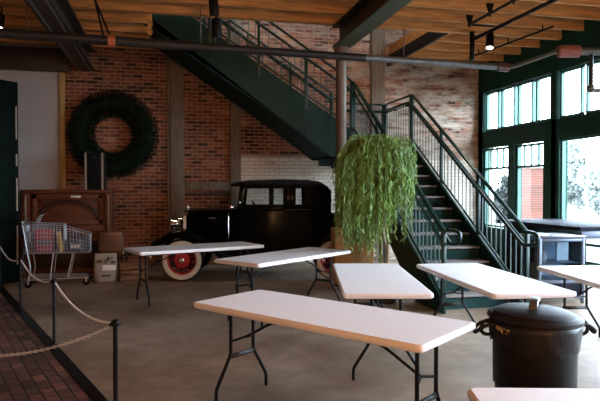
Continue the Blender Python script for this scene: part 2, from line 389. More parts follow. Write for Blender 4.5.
# ------------------------------------------------------------------ right window wall
b = MB()
def wseg(b, y0, y1, z0, z1, x0=WX, x1=WX+.18): b.box((x0, y0, z0), (x1, y1, z1))
wseg(b, FY, WY, 3.75, 4.74)            # header
wseg(b, FY, WY, 2.50, 2.86)            # middle beam
wseg(b, 9.78, WY, 0, .72)              # low wall under the small windows
wseg(b, FY, 9.34, 0, .28)
for yy in (12.06, 9.5, 7.0, 4.5, 2.0, -.5, -2.8):
    wseg(b, yy-.07, yy+.07, 0, 3.75)
wseg(b, 9.34, 9.80, 0, 2.5); wseg(b, FY, .0, 0, 3.75); wseg(b, 10.75, 10.98, .72, 2.5); wseg(b, 12.0, WY, 0, 3.8)
struct(b.build('wall_right', 'wall_green', smooth=False), 'dark green window wall at right', 'wall')
nwin = 0
def window(y0, y1, z0, z1, vs_=(), hs=(), lb=None, fr=.045, vtop=None):
    global nwin
    nwin += 1
    r = empty('window_%d' % nwin, (WX, (y0+y1)/2, z0)); struct(r, lb, 'window')
    d = (y1-y0)/2; h = z1-z0; b = MB(); x0, x1 = .05, .12
    for s in (-1, 1): b.box((x0, s*d-(fr if s > 0 else 0), 0), (x1, s*d+(fr if s < 0 else 0), h))
    b.box((x0, -d, 0), (x1, d, fr)); b.box((x0, -d, h-fr), (x1, d, h))
    b.build('window_frame', 'win_green', r, smooth=False)
    b = MB()
    for v in vs_: b.box((x0, v-(y0+y1)/2-.014, (vtop-z0) if vtop else 0), (x1-.02, v-(y0+y1)/2+.014, h))
    for hz in hs: b.box((x0, -d, hz-z0-.025), (x1, d, hz-z0+.025))
    if vs_ or hs: b.build('muntin', 'win_green', r, smooth=False)
    MB().box((.08, -d+fr/2, fr/2), (.086, d-fr/2, h-fr/2)).build('pane', 'glass', r, smooth=False)
ups = [11.98, 11.37, 10.77, 10.165, 9.58]
for i, (a, c) in enumerate(zip(ups, ups[1:])): window(c+.05, a-.05, 2.87, 3.74, lb=['corner pane of the upper window band', 'second pane from the brick corner in the upper window band', 'third pane from the brick corner in the upper window band', 'upper band pane just beyond the tall green window post'][i])
yy = 9.41
for i in range(13):
    a = yy-.67*i-.02; c = yy-.67*(i+1)+.08
    if c < .1: break
    window(c, a, 2.87, 3.74, lb='upper band window nearer than the tall green post')
window(11.0, 11.99, .74, 2.48, (11.25, 11.5, 11.75), (2.03,), 'small window with a barred transom beside the brick corner', vtop=2.03)
window(9.79, 10.74, .74, 2.48, (10.03, 10.27, 10.5), (2.03,), 'small window with a barred transom beside the tall green post', vtop=2.03)
for i, (a, c) in enumerate([(7.07, 9.36), (4.57, 6.93), (2.07, 4.43), (.05, 1.93)]):
    window(a, c, .29, 2.5, (), (.62,), 'large window looking out on the pale tree' if i == 0 else 'large window of the right wall')

# ------------------------------------------------------------------ left door leaf
d0, d1 = Vector((-3.11, 9.86, .01)), Vector((-2.41, 10.66, .01))
dl = (d1-d0).length
dr = empty('door_1', d0, math.atan2(d1.y-d0.y, d1.x-d0.x)); struct(dr, 'tall dark green panelled door leaf standing open at far left', 'door')
MB().box((0, 0, 0), (dl, .06, 3.36)).build('leaf', 'green_dark', dr, bevel=.005)
for (z0, z1) in ((.15, .95), (1.1, 2.1), (2.25, 3.2)):
    b = MB()
    for (a, c) in ((.1, dl/2-.05), (dl/2+.05, dl-.12)):
        b.box((a, -.014, z0), (c, -.001, z1))
    b.build('panel', 'green_dark', dr, bevel=.008)
for z0, z1 in ((.3, .95), (1.2, 1.75), (1.95, 2.15), (2.4, 2.95)):
    MB().box((dl-.06, -.02, z0), (dl-.035, -.001, z1)).build('strap', 'sack', dr, bevel=.003)
MB().box((.45, -.022, 1.50), (.56, -.016, 1.58)).build('plate', 'case_white', dr, bevel=.002)

# ------------------------------------------------------------------ outside
struct(MB().box((WX+.2, -30, -.35), (90, 90, -.15)).build('ground', 'outside', smooth=False), 'pale paving outside the windows', 'ground')
def leaf_cloud(b, blobs, n, size):
    for _ in range(n):
        c, r = random.choice(blobs)
        d = Vector((random.gauss(0, 1), random.gauss(0, 1), random.gauss(0, 1))).normalized()*(random.random()**.45)
        p = Vector(c)+Vector((d.x*r[0], d.y*r[1], d.z*r[2]))
        q = Euler((random.uniform(0, 6.3), random.uniform(0, 6.3), random.uniform(0, 6.3))).to_matrix(); s_ = size*random.uniform(.6, 1.3)
        b.quad([p+q@Vector(v)*s_ for v in ((-.5, 0, 0), (0, -.28, .06), (.5, 0, 0), (0, .28, .06))])
def tree(name, x, y, z0, h, rad, m, lb, cat, n=2600, size=.22, nb=14):
    r = empty(name, (x, y, z0)); tag(r, lb, cat)
    MB().tube([(0, 0, 0), (.05, .03, h*.3), (-.03, .05, h*.6)], [.16*rad/1.6, .12*rad/1.6, .06*rad/1.6], 10).build('trunk', 'bark', r)
    blobs = []
    for i in range(nb):
        a = random.uniform(0, 6.28); q = random.random()**.6
        zz = random.uniform(.3, .92)
        blobs.append(((rad*.62*q*math.cos(a)*(1.15-zz*.5), rad*.62*q*math.sin(a)*(1.15-zz*.5), h*zz), (rad*.38, rad*.38, h*.15)))
    b = MB(); leaf_cloud(b, blobs, n, size); b.build('foliage', m, r, smooth=False, fix=False)
    return r
tree('tree', 18.2, 23.2, -.15, 4.2, 1.75, 'leaf_out', 'pale green leafy tree outside the large window, right of the green post', 'tree', 11000, .2, 26)
tree('tree', 17.0, 19.6, -.15, 3.3, 1.5, 'leaf_out', 'lower pale tree outside at the right edge of the large window', 'tree', 9000, .2, 22)
tree('shrub', 12.3, 19.0, -.15, 2.45, .85, 'bush', 'dark green shrub outside the small windows, beside the brick pier', 'shrub', 2200, .16)
tree('shrub', 13.4, 21.6, -.15, 2.0, .9, 'bush', 'lower dark shrub outside behind the stair handrail', 'shrub', 1800, .16)
pr_ = empty('brick_pier', (12.0, 17.35, -.15)); tag(pr_, 'orange brick pier with a white edge standing outside the small windows', 'brick pier')
MB().box((-.3, -.40, 0), (.3, .42, 2.42)).build('pier', 'pier_brick', pr_, smooth=False)
MB().box((-.34, .42, 0), (.3, .60, 2.42)).build('corner_board', 'case_white', pr_, bevel=.01)
MB().box((-.36, -.45, 2.42), (.36, .62, 2.5)).build('cap', 'case_white', pr_, bevel=.01)

# ================================================================== STAIRCASE
LZ = 2.366; RI, RU = .182, .28; SL = RI/RU
SX0, SX1, SY0, SY1 = 3.42, 4.57, 10.34, 11.76
st = empty('staircase', (4.0, 8.6, 0))
tag(st, 'dark green steel staircase turning at a landing above the old car', 'staircase')
st_off = Vector((-4.0, -8.6, 0))
def sv(p): return Vector(p)+st_off
def spart(b, name, m, parent=None, **kw):
    for v in b.bm.verts: v.co += st_off
    return b.build(name, m, parent or st, **kw)
# lower flight
for i in range(1, 13):
    yn = SY0-(13-i)*RU; z = i*RI
    spart(MB().box((SX0+.04, yn-.025, z-.03), (SX1-.04, yn+RU+.005, z)), 'tread', 'tread', bevel=.008)
    spart(MB().box((SX0+.04, yn, z-RI), (SX1-.04, yn+.02, z-.046)), 'riser', 'riser', smooth=False)
spart(MB().box((SX0+.04, SY0-.001, LZ-RI), (SX1-.04, SY0+.02, LZ-.05)), 'riser', 'riser', smooth=False)
def strg_lower(x0, x1):
    yb = SY0-12*RU
    pts = [(x0, yb-.16, .0), (x0, yb-.16, RI+.03), (x0, SY0, LZ+.08), (x0, SY0+.05, LZ+.08), (x0, SY0+.05, LZ-.40), (x0, SY0-.1, LZ-.40), (x0, yb+.55, 0)]
    return MB().poly([Vector(p) for p in pts], (x1-x0, 0, 0))
spart(strg_lower(SX0-.02, SX0+.035), 'stringer', 'green', bevel=.006)
spart(strg_lower(SX1-.035, SX1+.02), 'stringer', 'green', bevel=.006)
# soffit of lower flight
spart(MB().poly([Vector(p) for p in [(SX0+.04, SY0-12*RU+.5, .02), (SX0+.04, SY0-.02, LZ-.32), (SX0+.04, SY0-.02, LZ-.36), (SX0+.04, SY0-12*RU+.56, .0)]], (SX1-SX0-.08, 0, 0)), 'soffit', 'riser', smooth=False)
# landing
spart(MB().box((SX0-.05, SY0+.02, LZ-.05), (SX1, SY1, LZ)), 'landing', 'tread', smooth=False)
b = MB(); b.box((SX0-.05, SY0+.06, LZ-.36), (SX1+.02, SY0+.12, LZ-.05)); b.box((SX0-.05, SY1-.06, LZ-.36), (SX1+.02, SY1, LZ-.05)); b.box((SX1-.04, SY0+.06, LZ-.36), (SX1+.02, SY1, LZ-.05))
b.box((SX0-.6, SY0+.25, LZ-.36), (SX1-.1, SY0+.33, LZ-.22))
spart(b, 'landing_frame', 'green', smooth=False)
for lx, ly in ((SX1-.07, SY0+.12), (SX1-.07, SY1-.06), (SX0+.10, SY1-.06)):
    spart(MB().box((lx-.05, ly-.05, 0), (lx+.05, ly+.05, LZ-.36)), 'landing_leg', 'green', smooth=False)
# upper flight, rising to the left along the brick wall
N2 = 13
for i in range(1, N2+1):
    xn = SX0-(i-1)*RU; z = LZ+i*RI
    spart(MB().box((xn-RU-.005, SY0+.05, z-.045), (xn+.025, SY1-.05, z)), 'tread', 'tread', bevel=.008)
    spart(MB().box((xn-.02, SY0+.05, z-RI), (xn, SY1-.05, z-.046)), 'riser', 'riser', smooth=False)
def strg_upper(y0, y1):
    xt = SX0-N2*RU
    def nz(x): return LZ+RI+SL*(SX0-x)
    pts = [(SX0+.02, y0, LZ-.2), (SX0+.02, y0, LZ+.25), (SX0-.1, y0, nz(SX0-.1)+.1), (xt, y0, nz(xt)+.1), (xt-.5, y0, nz(xt)+.1), (xt-.5, y0, nz(xt)-.4), (xt, y0, nz(xt)-.42), (SX0-.45, y0, LZ-.2)]
    return MB().poly([Vector(p) for p in pts], (0, y1-y0, 0))
spart(strg_upper(SY0-.0, SY0+.05), 'stringer', 'green', bevel=.006)
spart(strg_upper(SY1-.05, SY1), 'stringer', 'green', bevel=.006)
xt = SX0-N2*RU
zt = LZ+RI+SL*(SX0-xt)
spart(MB().poly([Vector(p) for p in [(SX0-.45, SY0+.06, LZ-.16), (xt-.4, SY0+.06, zt-.30), (xt-.4, SY0+.06, zt-.27), (SX0-.45, SY0+.06, LZ-.12)]], (0, SY1-SY0-.12, 0)), 'soffit', 'riser', smooth=False)

def railing(A, B, inn, n_post, loop_end=None, h=1.0, lead=None):
    """railing over a floor line A->B (B lower or level); inn: sideways direction of the handrail"""
    A, B, inn = Vector(A), Vector(B), Vector(inn)
    up = Vector((0, 0, 1)); d = (B-A)
    L = Vector((d.x, d.y, 0)).length
    b = MB()
    b.bar(A+up*h, B+up*h, .05, .035); b.bar(A+up*.16, B+up*.16, .03, .03); b.bar(A+up*(h-.17), B+up*(h-.17), .03, .025)
    rl = spart(b, 'railing', 'rail', bevel=.006)
    n = int(L/.118)
    for i in range(1, n):
        p = A+d*(i/n)
        spart(MB().bar(p+up*.16, p+up*(h-.17), .014, .014, (0, 1, 0)), 'baluster', 'baluster', rl, smooth=False)
    for i in range(n_post+1):
        p = A+d*(i/n_post)
        spart(MB().bar(p+up*-.12, p+up*h, .05, .05, (0, 1, 0)), 'post', 'rail', rl, bevel=.006)
    hr = h-.15; off = inn*.075
    pts = [A+up*hr+off, B+up*hr+off]
    if loop_end:
        f = Vector((d.x, d.y, 0)).normalized()
        e = B+up*hr+off
        pts += smooth_path([e+f*.06-up*.01, e+f*loop_end-up*.0, e+f*(loop_end+.08)+up*.04, e+f*(loop_end+.08)+up*.12, e+f*loop_end+up*.16, e+f*.02+up*.155], 2)
    spart(MB().tube(pts, .024, 10), 'handrail', 'rail', rl)
    b = MB()
    m = max(2, n_post)
    for i in range(m+1):
        p = A+d*((i+.06)/(m+.12)); b.bar(p+up*(hr-.06), p+up*(hr-.06)+off, .02, .02); b.bar(p+up*(hr-.06)+off, p+up*hr+off, .02, .02, (0, 1, 0))
    spart(b, 'bracket', 'green', rl, smooth=False)
    return rl
def nzl(y): return LZ-SL*(SY0-y)
yb = 6.70
railing((SX1, SY0, nzl(SY0)), (SX1, yb, nzl(yb)+.02), (-1, 0, 0), 3, .26)
railing((SX0, SY0+.02, LZ+.19), (SX0, yb+.05, nzl(yb+.05)+.02), (1, 0, 0), 3, .20)
railing((SX1, SY1-.05, LZ), (SX1, SY0+.05, LZ), (-1, 0, 0), 1)
railing((SX0+.1, SY1-.03, LZ), (SX1-.05, SY1-.03, LZ), (0, -1, 0), 1)
def nzu(x): return LZ+RI+SL*(SX0-x)
railing((-.1, SY0+.02, nzu(-.1)), (SX0-.05, SY0+.02, nzu(SX0-.05)), (0, 1, 0), 4)
railing((-.1, SY1-.03, nzu(-.1)), (SX0-.05, SY1-.03, nzu(SX0-.05)), (0, -1, 0), 4)

# ================================================================== OLD CAR
ca = math.atan2(.19, -.98)
car = empty('vintage_car', (.41, 10.87, 0), ca)
tag(car, 'black vintage coupe with red spoked whitewall wheels parked by the brick wall', 'car')
def ring(x, w, zb, zt, r, crown=.0):
    pts = [(x, -w, zb), (x, w, zb)]
    for i in range(7):
        a = PI/2*i/6; pts.append((x, w-r+r*math.cos(a), zt-r+r*math.sin(a)))
    pts.append((x, 0, zt+crown))
    for i in range(7):
        a = PI/2*i/6; pts.append((x, -w+r-r*math.sin(a), zt-r+r*math.cos(a)))
    return [Vector(p) for p in pts]
# body tub
MB().loft([ring(-.78, .50, .52, 1.225, .10, .02), ring(-.92, .60, .50, 1.235, .09, .02), ring(-1.05, .65, .48, 1.235, .05), ring(-1.6, .67, .47, 1.235, .04), ring(-2.2, .67, .47, 1.235, .04), ring(-2.45, .655, .5, 1.23, .06), ring(-2.56, .62, .56, 1.20, .10)]).build('body', 'car_black', car)
# rear deck
MB().loft([ring(-2.5, .62, .56, 1.17, .12, .02), ring(-2.8, .60, .55, 1.08, .14, .03), ring(-3.1, .55, .55, .93, .14, .03), ring(-3.28, .48, .56, .76, .08, .02)]).build('rear_deck', 'car_black', car)
# hood
hood = MB().loft([ring(.02, .27, .62, 1.19, .12, .03), ring(-.2, .32, .62, 1.20, .13, .03), ring(-.5, .41, .62, 1.215, .13, .03), ring(-.77, .49, .62, 1.225, .12, .03)]).build('bonnet', 'car_black', car)
b = MB()
for i in range(14): 
    x = -.14-.035*i; y = .33+(-x-.2)*.30
    b.bar((x, y+.012, .76), (x, y+.012, 1.0), .012, .012, (0, 1, 0))
b.build('louvre', 'car_black', hood)
MB().bar((-.42, .395, 1.06), (-.55, .43, 1.062), .012, .012).build('catch', 'chrome', hood, bevel=.003)
# cowl band (pale line)
b = MB(); rg = ring(-.775, .497, .60, 1.23, .12, .03)[1:]
b.tube(rg, .007, 6).build('cowl_band', 'chrome', car)
# radiator
rs = MB(); o1 = ring(.05, .275, .56, 1.21, .13, .03); o2 = ring(-.03, .275, .56, 1.21, .13, .03)
rs.loft([o2, o1]); rad = rs.build('radiator_shell', 'chrome', car)
MB().loft([ring(.052, .225, .60, 1.13, .12, .02), ring(.06, .225, .60, 1.13, .12, .02)]).build('grille', 'black_steel', rad)
MB().lathe([(.0, 0), (.045, 0), (.045, .03), (.025, .045), (.012, .09), (.0, .1)], 14, Matrix.Translation((.01, 0, 1.235))).build('radiator_cap', 'chrome', rad)
# cab upper: pillars, header and rear quarter
def side(s):
    y0, y1 = (.605, .65) if s > 0 else (-.65, -.605)
    b = MB()
    b.box((-2.15, y0, 1.585), (-.99, y1, 1.66))
    b.poly([Vector((-.93, y0, 1.2)), Vector((-1.01, y0, 1.2)), Vector((-1.06, y0, 1.66)), Vector((-.99, y0, 1.66))], (0, y1-y0, 0))
    b.box((-1.95, y0, 1.2), (-1.74, y1, 1.6)); b.box((-1.555, y0, 1.2), (-1.485, y1, 1.6)); b.poly([Vector((x_, y0, z_)) for x_, z_ in ((-2.10, 1.2), (-2.555, 1.2), (-2.575, 1.38), (-2.565, 1.50), (-2.52, 1.59), (-2.44, 1.645), (-2.34, 1.66), (-2.10, 1.66))], (0, y1-y0, 0))
    b.box((-2.54, y0, 1.2), (-.95, y1, 1.275))
    return b
cab = MB(); cab.bm.free(); cab = side(1)
me_ = side(-1); tmp = bpy.data.meshes.new('t'); me_.bm.to_mesh(tmp); cab.bm.from_mesh(tmp); me_.bm.free(); bpy.data.meshes.remove(tmp)
# rear panel with window
for (ya, yb_, za, zb_) in ((-.62, -.32, 1.15, 1.56), (.32, .62, 1.15, 1.56), (-.33, .33, 1.15, 1.34), (-.33, .33, 1.50, 1.56)):
    cab.box((-2.57, ya, za), (-2.52, yb_, zb_))
cab.box((-1.06, -.62, 1.58), (-1.0, .62, 1.66))
cabo = cab.build('cab', 'car_black', car, bevel=.012)
b = MB()
def rring(x, w, z, h): return [Vector((x, w*math.cos(a), z+h*math.sin(a)**.8 if math.sin(a) > 0 else z)) for a in [PI*i/14 for i in range(15)]]+[Vector((x, -w, z-.03)), Vector((x, w, z-.03))]
b.loft([rring(-.82, .56, 1.655, .03), rring(-.90, .62, 1.655, .055), rring(-1.1, .66, 1.655, .085), rring(-1.7, .665, 1.655, .10), rring(-2.2, .66, 1.645, .10), rring(-2.40, .64, 1.635, .075), rring(-2.52, .62, 1.585, .055), rring(-2.575, .60, 1.53, .03)])
b.build('roof', 'car_roof', car)
MB().tube([(-.85, .60, 1.645), (-1.1, .672, 1.645), (-1.7, .678, 1.645), (-2.2, .672, 1.645), (-2.42, .66, 1.625), (-2.54, .64, 1.55)], .009, 6).build('drip_rail', 'car_black', car)
MB().box((-1.76, .622, 1.276), (-1.03, .628, 1.584)).build('side_window', 'car_glass', car, smooth=False)
MB().box((-2.10, .622, 1.276), (-1.95, .628, 1.584)).build('side_window', 'car_glass', car, smooth=False)
MB().box((-1.76, -.628, 1.276), (-1.03, -.622, 1.584)).build('side_window', 'car_glass', car, smooth=False)
MB().box((-2.10, -.628, 1.276), (-1.95, -.622, 1.584)).build('side_window', 'car_glass', car, smooth=False)
MB().poly([Vector((-.965, -.6, 1.24)), Vector((-.965, .6, 1.24)), Vector((-1.03, .6, 1.6)), Vector((-1.03, -.6, 1.6))], (.006, 0, 0)).build('windscreen', 'car_glass', car, smooth=False)
# seat inside
b = MB().box((-2.1, -.55, .7), (-1.6, .55, .9)); b.box((-2.25, -.55, .9), (-2.1, .55, 1.3)); b.build('bench_seat', 'car_roof', car, bevel=.04)
sw = MB().tube([Vector((-1.28, .3, 1.2))+Vector((.10*math.sin(a), .19*math.cos(a), .16*math.sin(a))) for a in [2*PI*i/24 for i in range(24)]], .013, 8, loop=True); sw.build('steering_wheel', 'black_steel', car)
# door: outline beading and handle
b = MB(); b.tube([(-1.76, .672, 1.21), (-1.78, .674, .56), (-1.02, .662, .56), (-1.0, .655, 1.21)], .005, 6)
door = b.build('door', 'car_black', car)
MB().tube([(-1.60, .69, 1.17), (-1.66, .71, 1.172), (-1.735, .705, 1.168)], .012, 8).build('door_handle', 'chrome', door)
# mirror / cowl lamp
MB().ball((-.83, .60, 1.26), .04, (1.2, .8, .8)).build('cowl_lamp', 'chrome', car)
MB().tube([(-1.0, .66, 1.30), (-.99, .74, 1.33)], .008, 6).ball((-.99, .75, 1.34), .045, (.4, 1, 1)).build('mirror', 'chrome', car)
# fenders
def fender(path, y0, y1, m='car_black', lip=.06):
    rings = []
    for i, (x, z) in enumerate(path):
        a = Vector(path[max(i-1, 0)]); c = Vector(path[min(i+1, len(path)-1)]); t = (c-a).normalized(); nv = Vector((-t.y, t.x))
        if nv.y < 0 and abs(nv.y) > abs(nv.x): nv = -nv
        yo = [y0, y0+(y1-y0)*.25, (y0+y1)/2, y1-(y1-y0)*.18, y1]
        hh = [-.01, .03, .045, .02, -lip]
        top = [Vector((x+nv.x*h_, yy_, z+nv.y*h_)) for yy_, h_ in zip(yo, hh)]
        bot = [Vector((x+nv.x*(h_-.02), yy_, z+nv.y*(h_-.02))) for yy_, h_ in zip(yo, hh)][::-1]
        rings.append(top+bot)
    return MB().loft(rings)
fp = smooth_path([Vector((p[0], p[1], 0)) for p in [(-.92, .40), (-.72, .44), (-.50, .66), (-.25, .80), (0, .84), (.25, .79), (.42, .64), (.50, .45)]], 2)
rp = smooth_path([Vector((p[0], p[1], 0)) for p in [(-2.05, .40), (-2.2, .55), (-2.38, .76), (-2.62, .85), (-2.88, .78), (-3.06, .6), (-3.14, .42)]], 2)
for s in (1, -1):
    for path, nm in ((fp, 'front_mudguard'), (rp, 'rear_mudguard')):
        pts = [(p.x, p.y) for p in path][::-1]
        b = fender(pts, .44 if nm[0] == 'f' else .60, .83)
        if s < 0: bmesh.ops.scale(b.bm, vec=(1, -1, 1), verts=b.bm.verts)
        b.build(nm, 'car_black', car)
    MB().box((-2.15, s*.60, .36), (-.80, s*.82, .40)).build('running_board', 'car_black', car, bevel=.01)
    MB().box((-2.2, s*.58, .36), (-.6, s*.60, .56)).build('valance', 'car_black', car)
    # headlights
    h = MB().lathe([(0, -.13), (.05, -.12), (.085, -.07), (.10, 0), (.105, .012), (.09, .02)], 20, Matrix.Translation((.22, s*.36, .96)) @ Matrix.Rotation(PI/2, 4, 'Y')).build('headlamp', 'chrome', car)
    MB().lathe([(.0, .032), (.05, .03), (.09, .02)], 20, Matrix.Translation((.22, s*.36, .96)) @ Matrix.Rotation(PI/2, 4, 'Y'), caps=False).build('lens', 'case_glass', h)
    MB().tube([(.16, s*.36, .87), (.12, s*.36, .80)], .02, 8).build('bracket', 'black_steel', h)
MB().tube([(.16, -.55, .80), (.16, -.36, .86), (.16, 0, .80), (.16, .36, .86), (.16, .55, .80)], .018, 8).build('lamp_bar', 'chrome', car)
for x, s in ((.58, 1), (-3.35, -1)):
    b = MB()
    for z in (.43, .51): b.tube(smooth_path([(x-.06*s, -.80, z), (x, -.6, z), (x+.03*s, 0, z), (x, .6, z), (x-.06*s, .80, z)], 1), [.022]*9 if False else .02, 8)
    for y in (-.35, .35): b.bar((x+.01*s, y, .47), (x-.35*s, y*.9, .5), .03, .05)
    b.build('bumper', 'chrome', car)
b = MB(); b.box((-3.1, -.38, .44), (.2, -.32, .52)); b.box((-3.1, .32, .44), (.2, .38, .52)); b.box((-.05, -.62, .33), (.05, .62, .39)); b.box((-2.68, -.62, .33), (-2.58, .62, .39)); b.build('chassis', 'black_steel', car)
def wheel(x, s):
    m = Matrix.Translation((x, s*.70, .36)) @ Matrix.Rotation(-s*PI/2, 4, 'X')
    t = MB().lathe([(.245, -.05), (.27, -.06), (.33, -.055), (.355, -.03), (.36, 0), (.355, .03), (.33, .055), (.27, .06), (.245, .05), (.235, 0), (.245, -.05)], 40, m, caps=False).build('wheel', 'rubber', car)
    MB().lathe([(.252, .0605), (.27, .0645), (.31, .0625), (.335, .0545)], 40, m, caps=False).build('whitewall', 'whitewall', t)
    MB().lathe([(.25, .052), (.25, .062), (.232, .055), (.222, .03), (.222, -.03), (.235, -.05)], 40, m, caps=False).build('rim', 'red_paint', t)
    b = MB()
    for i in range(20):
        a = 2*PI*i/20; a2 = a+(.22 if i % 2 else -.22)
        b.tube([m @ Vector((.07*math.cos(a2), .07*math.sin(a2), .05 if i % 2 else .0)), m @ Vector((.228*math.cos(a), .228*math.sin(a), .015))], .0085, 5)
    b.build('spokes', 'red_paint', t)
    MB().lathe([(.0, .06), (.122, .055), (.132, .03), (.127, -.03), (0, -.03)], 28, m).build('hub', 'red_paint', t)
    MB().lathe([(.05, .055), (.052, .085), (.035, .1), (.0, .104)], 20, m).build('hubcap', 'chrome', t)
    MB().lathe([(.0, -.02), (.17, -.02), (.17, -.06), (0, -.06)], 28, m).build('brake_drum', 'black_steel', t)
for x in (0, -2.63):
    for s in (1, -1): wheel(x, s)

# ================================================================== FOLDING TABLES
def make_table(L=1.83, W=.76):
    r = empty('folding_table')
    H = .742; T = .045
    b = MB(); cr = .035; pts = []
    for cx, cy, a0 in ((L/2-cr, W/2-cr, 0), (-L/2+cr, W/2-cr, 90), (-L/2+cr, -W/2+cr, 180), (L/2-cr, -W/2+cr, 270)):
        pts += arc((cx, cy, 0), cr, a0, a0+90, 6, 'xy')
    def ins(p, d): return Vector((p.x*(1-d/(L/2)), p.y*(1-d/(W/2)), 0))
    b.loft([[ins(p, .012)+Vector((0, 0, H-T)) for p in pts], [p+Vector((0, 0, H-T+.012)) for p in pts], [p+Vector((0, 0, H-.010)) for p in pts], [ins(p, .004)+Vector((0, 0, H-.003)) for p in pts], [ins(p, .012)+Vector((0, 0, H)) for p in pts]])
    b.build('tabletop', 'tabletop', r, ang=50)
    MB().box((-L/2+.12, -.255, H-T-.022), (L/2-.12, -.235, H-T-.001)).box((-L/2+.12, .235, H-T-.022), (L/2-.12, .255, H-T-.001)).build('apron_rail', 'black_steel', r)
    for s in (-1, 1):
        x = s*.76
        for t in (-1, 1):
            MB().tube(smooth_path([(x, t*.125, H-T-.005), (x, t*.125, .36), (x, t*.125, .33), (x, t*.265, .12), (x, t*.28, .09), (x, t*.28, 0)], 2), .0135, 8).build('leg', 'black_steel', r)
        MB().tube([(x, -.14, .315), (x, .14, .315)], .011, 8).box((x-.006, -.13, .30), (x+.006, .13, .335)).build('crossbar', 'pipe', r)
        MB().tube([(x, -.26, H-T-.012), (x, .26, H-T-.012)], .012, 8).build('top_tube', 'black_steel', r)
        b = MB(); b.tube([(x, -.125, .43), (x-s*.04, 0, .45), (x, .125, .43)], .009, 6); b.tube([(x-s*.04, 0, .45), (x-s*.26, 0, .57), (x-s*.52, 0, H-T-.01)], .010, 8)
        b.build('brace', 'black_steel', r)
    return r
proto = make_table()
tabs = [(.156, 3.955, -.695, 'long white folding table at centre front, the nearest one seen whole'),
        (-1.51, 8.448, .569, 'white folding table in front of the car front wheel'),
        (-.162, 7.406, .903, 'white folding table in front of the car door'),
        (.716, 5.569, -1.58, 'white folding table end-on in front of the willow plant'),
        (1.766, 5.582, -1.441, 'white folding table in front of the stair foot, behind the bin'),
        (2.965, 5.386, -1.52, 'white folding table cut by the right edge, in front of the display case'),
        (1.632, 2.06, -.02, 'white folding table corner at the bottom edge, in front of the bin')]
for i, (X, Y, th, lb) in enumerate(tabs):
    o = proto if i == 0 else copy_tree(proto)
    x, y = room(X, Y); o.location = (x, y, 0); o.rotation_euler = (0, 0, th-R(13))
    if i == 0: o.scale = (1.028, .955, 1.006)
    tag(o, lb, 'table', 'white folding tables')

# ================================================================== TRASH BIN
bn = empty('trash_bin', (2.355, 3.365, 0), R(-13)); tag(bn, 'dark brown lidded round trash bin behind the bottom right table', 'trash bin')
prof = [(.0, .0), (.225, .0), (.235, .02), (.245, .3), (.258, .32), (.262, .66), (.272, .67), (.275, .72), (.26, .725), (.25, .3), (0, .05)]
MB().lathe(prof, 40).build('bin_body', 'bin', bn)
b = MB(); rings = []
for j, (r_, z) in enumerate([(.272, .735), (.281, .73), (.284, .68), (.280, .62), (.272, .57)]):
    rings.append([Vector(((r_+random.uniform(-.006, .008)*(j > 1))*math.cos(2*PI*k/48), (r_+random.uniform(-.006, .008)*(j > 1))*math.sin(2*PI*k/48), z+(random.uniform(-.02, .02) if j == 4 else 0)-.02*math.cos(2*PI*k/48+1)*(j > 2))) for k in range(48)])
b.loft(rings, caps=False).build('bin_liner', 'bag', bn, ang=60)
lid = MB().lathe([(.285, .0), (.297, .008), (.297, .028), (.283, .036), (.266, .04), (.26, .052), (.215, .07), (.12, .085), (.0, .09)], 44, Matrix.Translation((0, 0, .722)) @ Matrix.Rotation(R(2), 4, 'Y')).build('lid', 'bin', bn)
lm = Matrix.Translation((0, 0, .722)) @ Matrix.Rotation(R(2), 4, 'Y') @ Matrix.Rotation(R(62), 4, 'Z')
b = MB(); pts = [lm @ p for p in smooth_path([(-.11, 0, .07), (-.10, 0, .115), (-.06, 0, .135), (.06, 0, .135), (.10, 0, .115), (.11, 0, .07)], 2)]
rings = []
for p in pts: rings.append([p+(lm.to_3x3() @ Vector((0, dy, dz))) for dy, dz in ((-.028, -.008), (.028, -.008), (.022, .012), (-.022, .012))])
b.loft(rings).build('lid_handle', 'bin_grey', lid)
for s in (-1, 1):
    b = MB(); b.tube(smooth_path([(s*.27, -.05, .70), (s*.33, -.05, .70), (s*.385, -.04, .66), (s*.39, 0, .635), (s*.385, .04, .66), (s*.33, .05, .70), (s*.27, .05, .70)], 2), .012, 8)
    b.tube(smooth_path([(s*.28, 0, .725), (s*.335, 0, .715), (s*.355, 0, .66), (s*.33, 0, .625), (s*.275, 0, .63)], 2), .012, 8)
    b.build('handle', 'bin', bn)
a0 = R(-163); b = MB()
for k in range(7):
    a = a0+k*.055; z = .685+random.uniform(-.01, .01)
    p = [Vector((.288*math.cos(a+da), .288*math.sin(a+da), z+dz)) for da, dz in ((-.03, -.008), (.02, -.014-.01*(k % 2)), (.035, .008), (-.015, .012))]
    b.quad(p)
b.build('smear', 'smear', bn, fix=False)

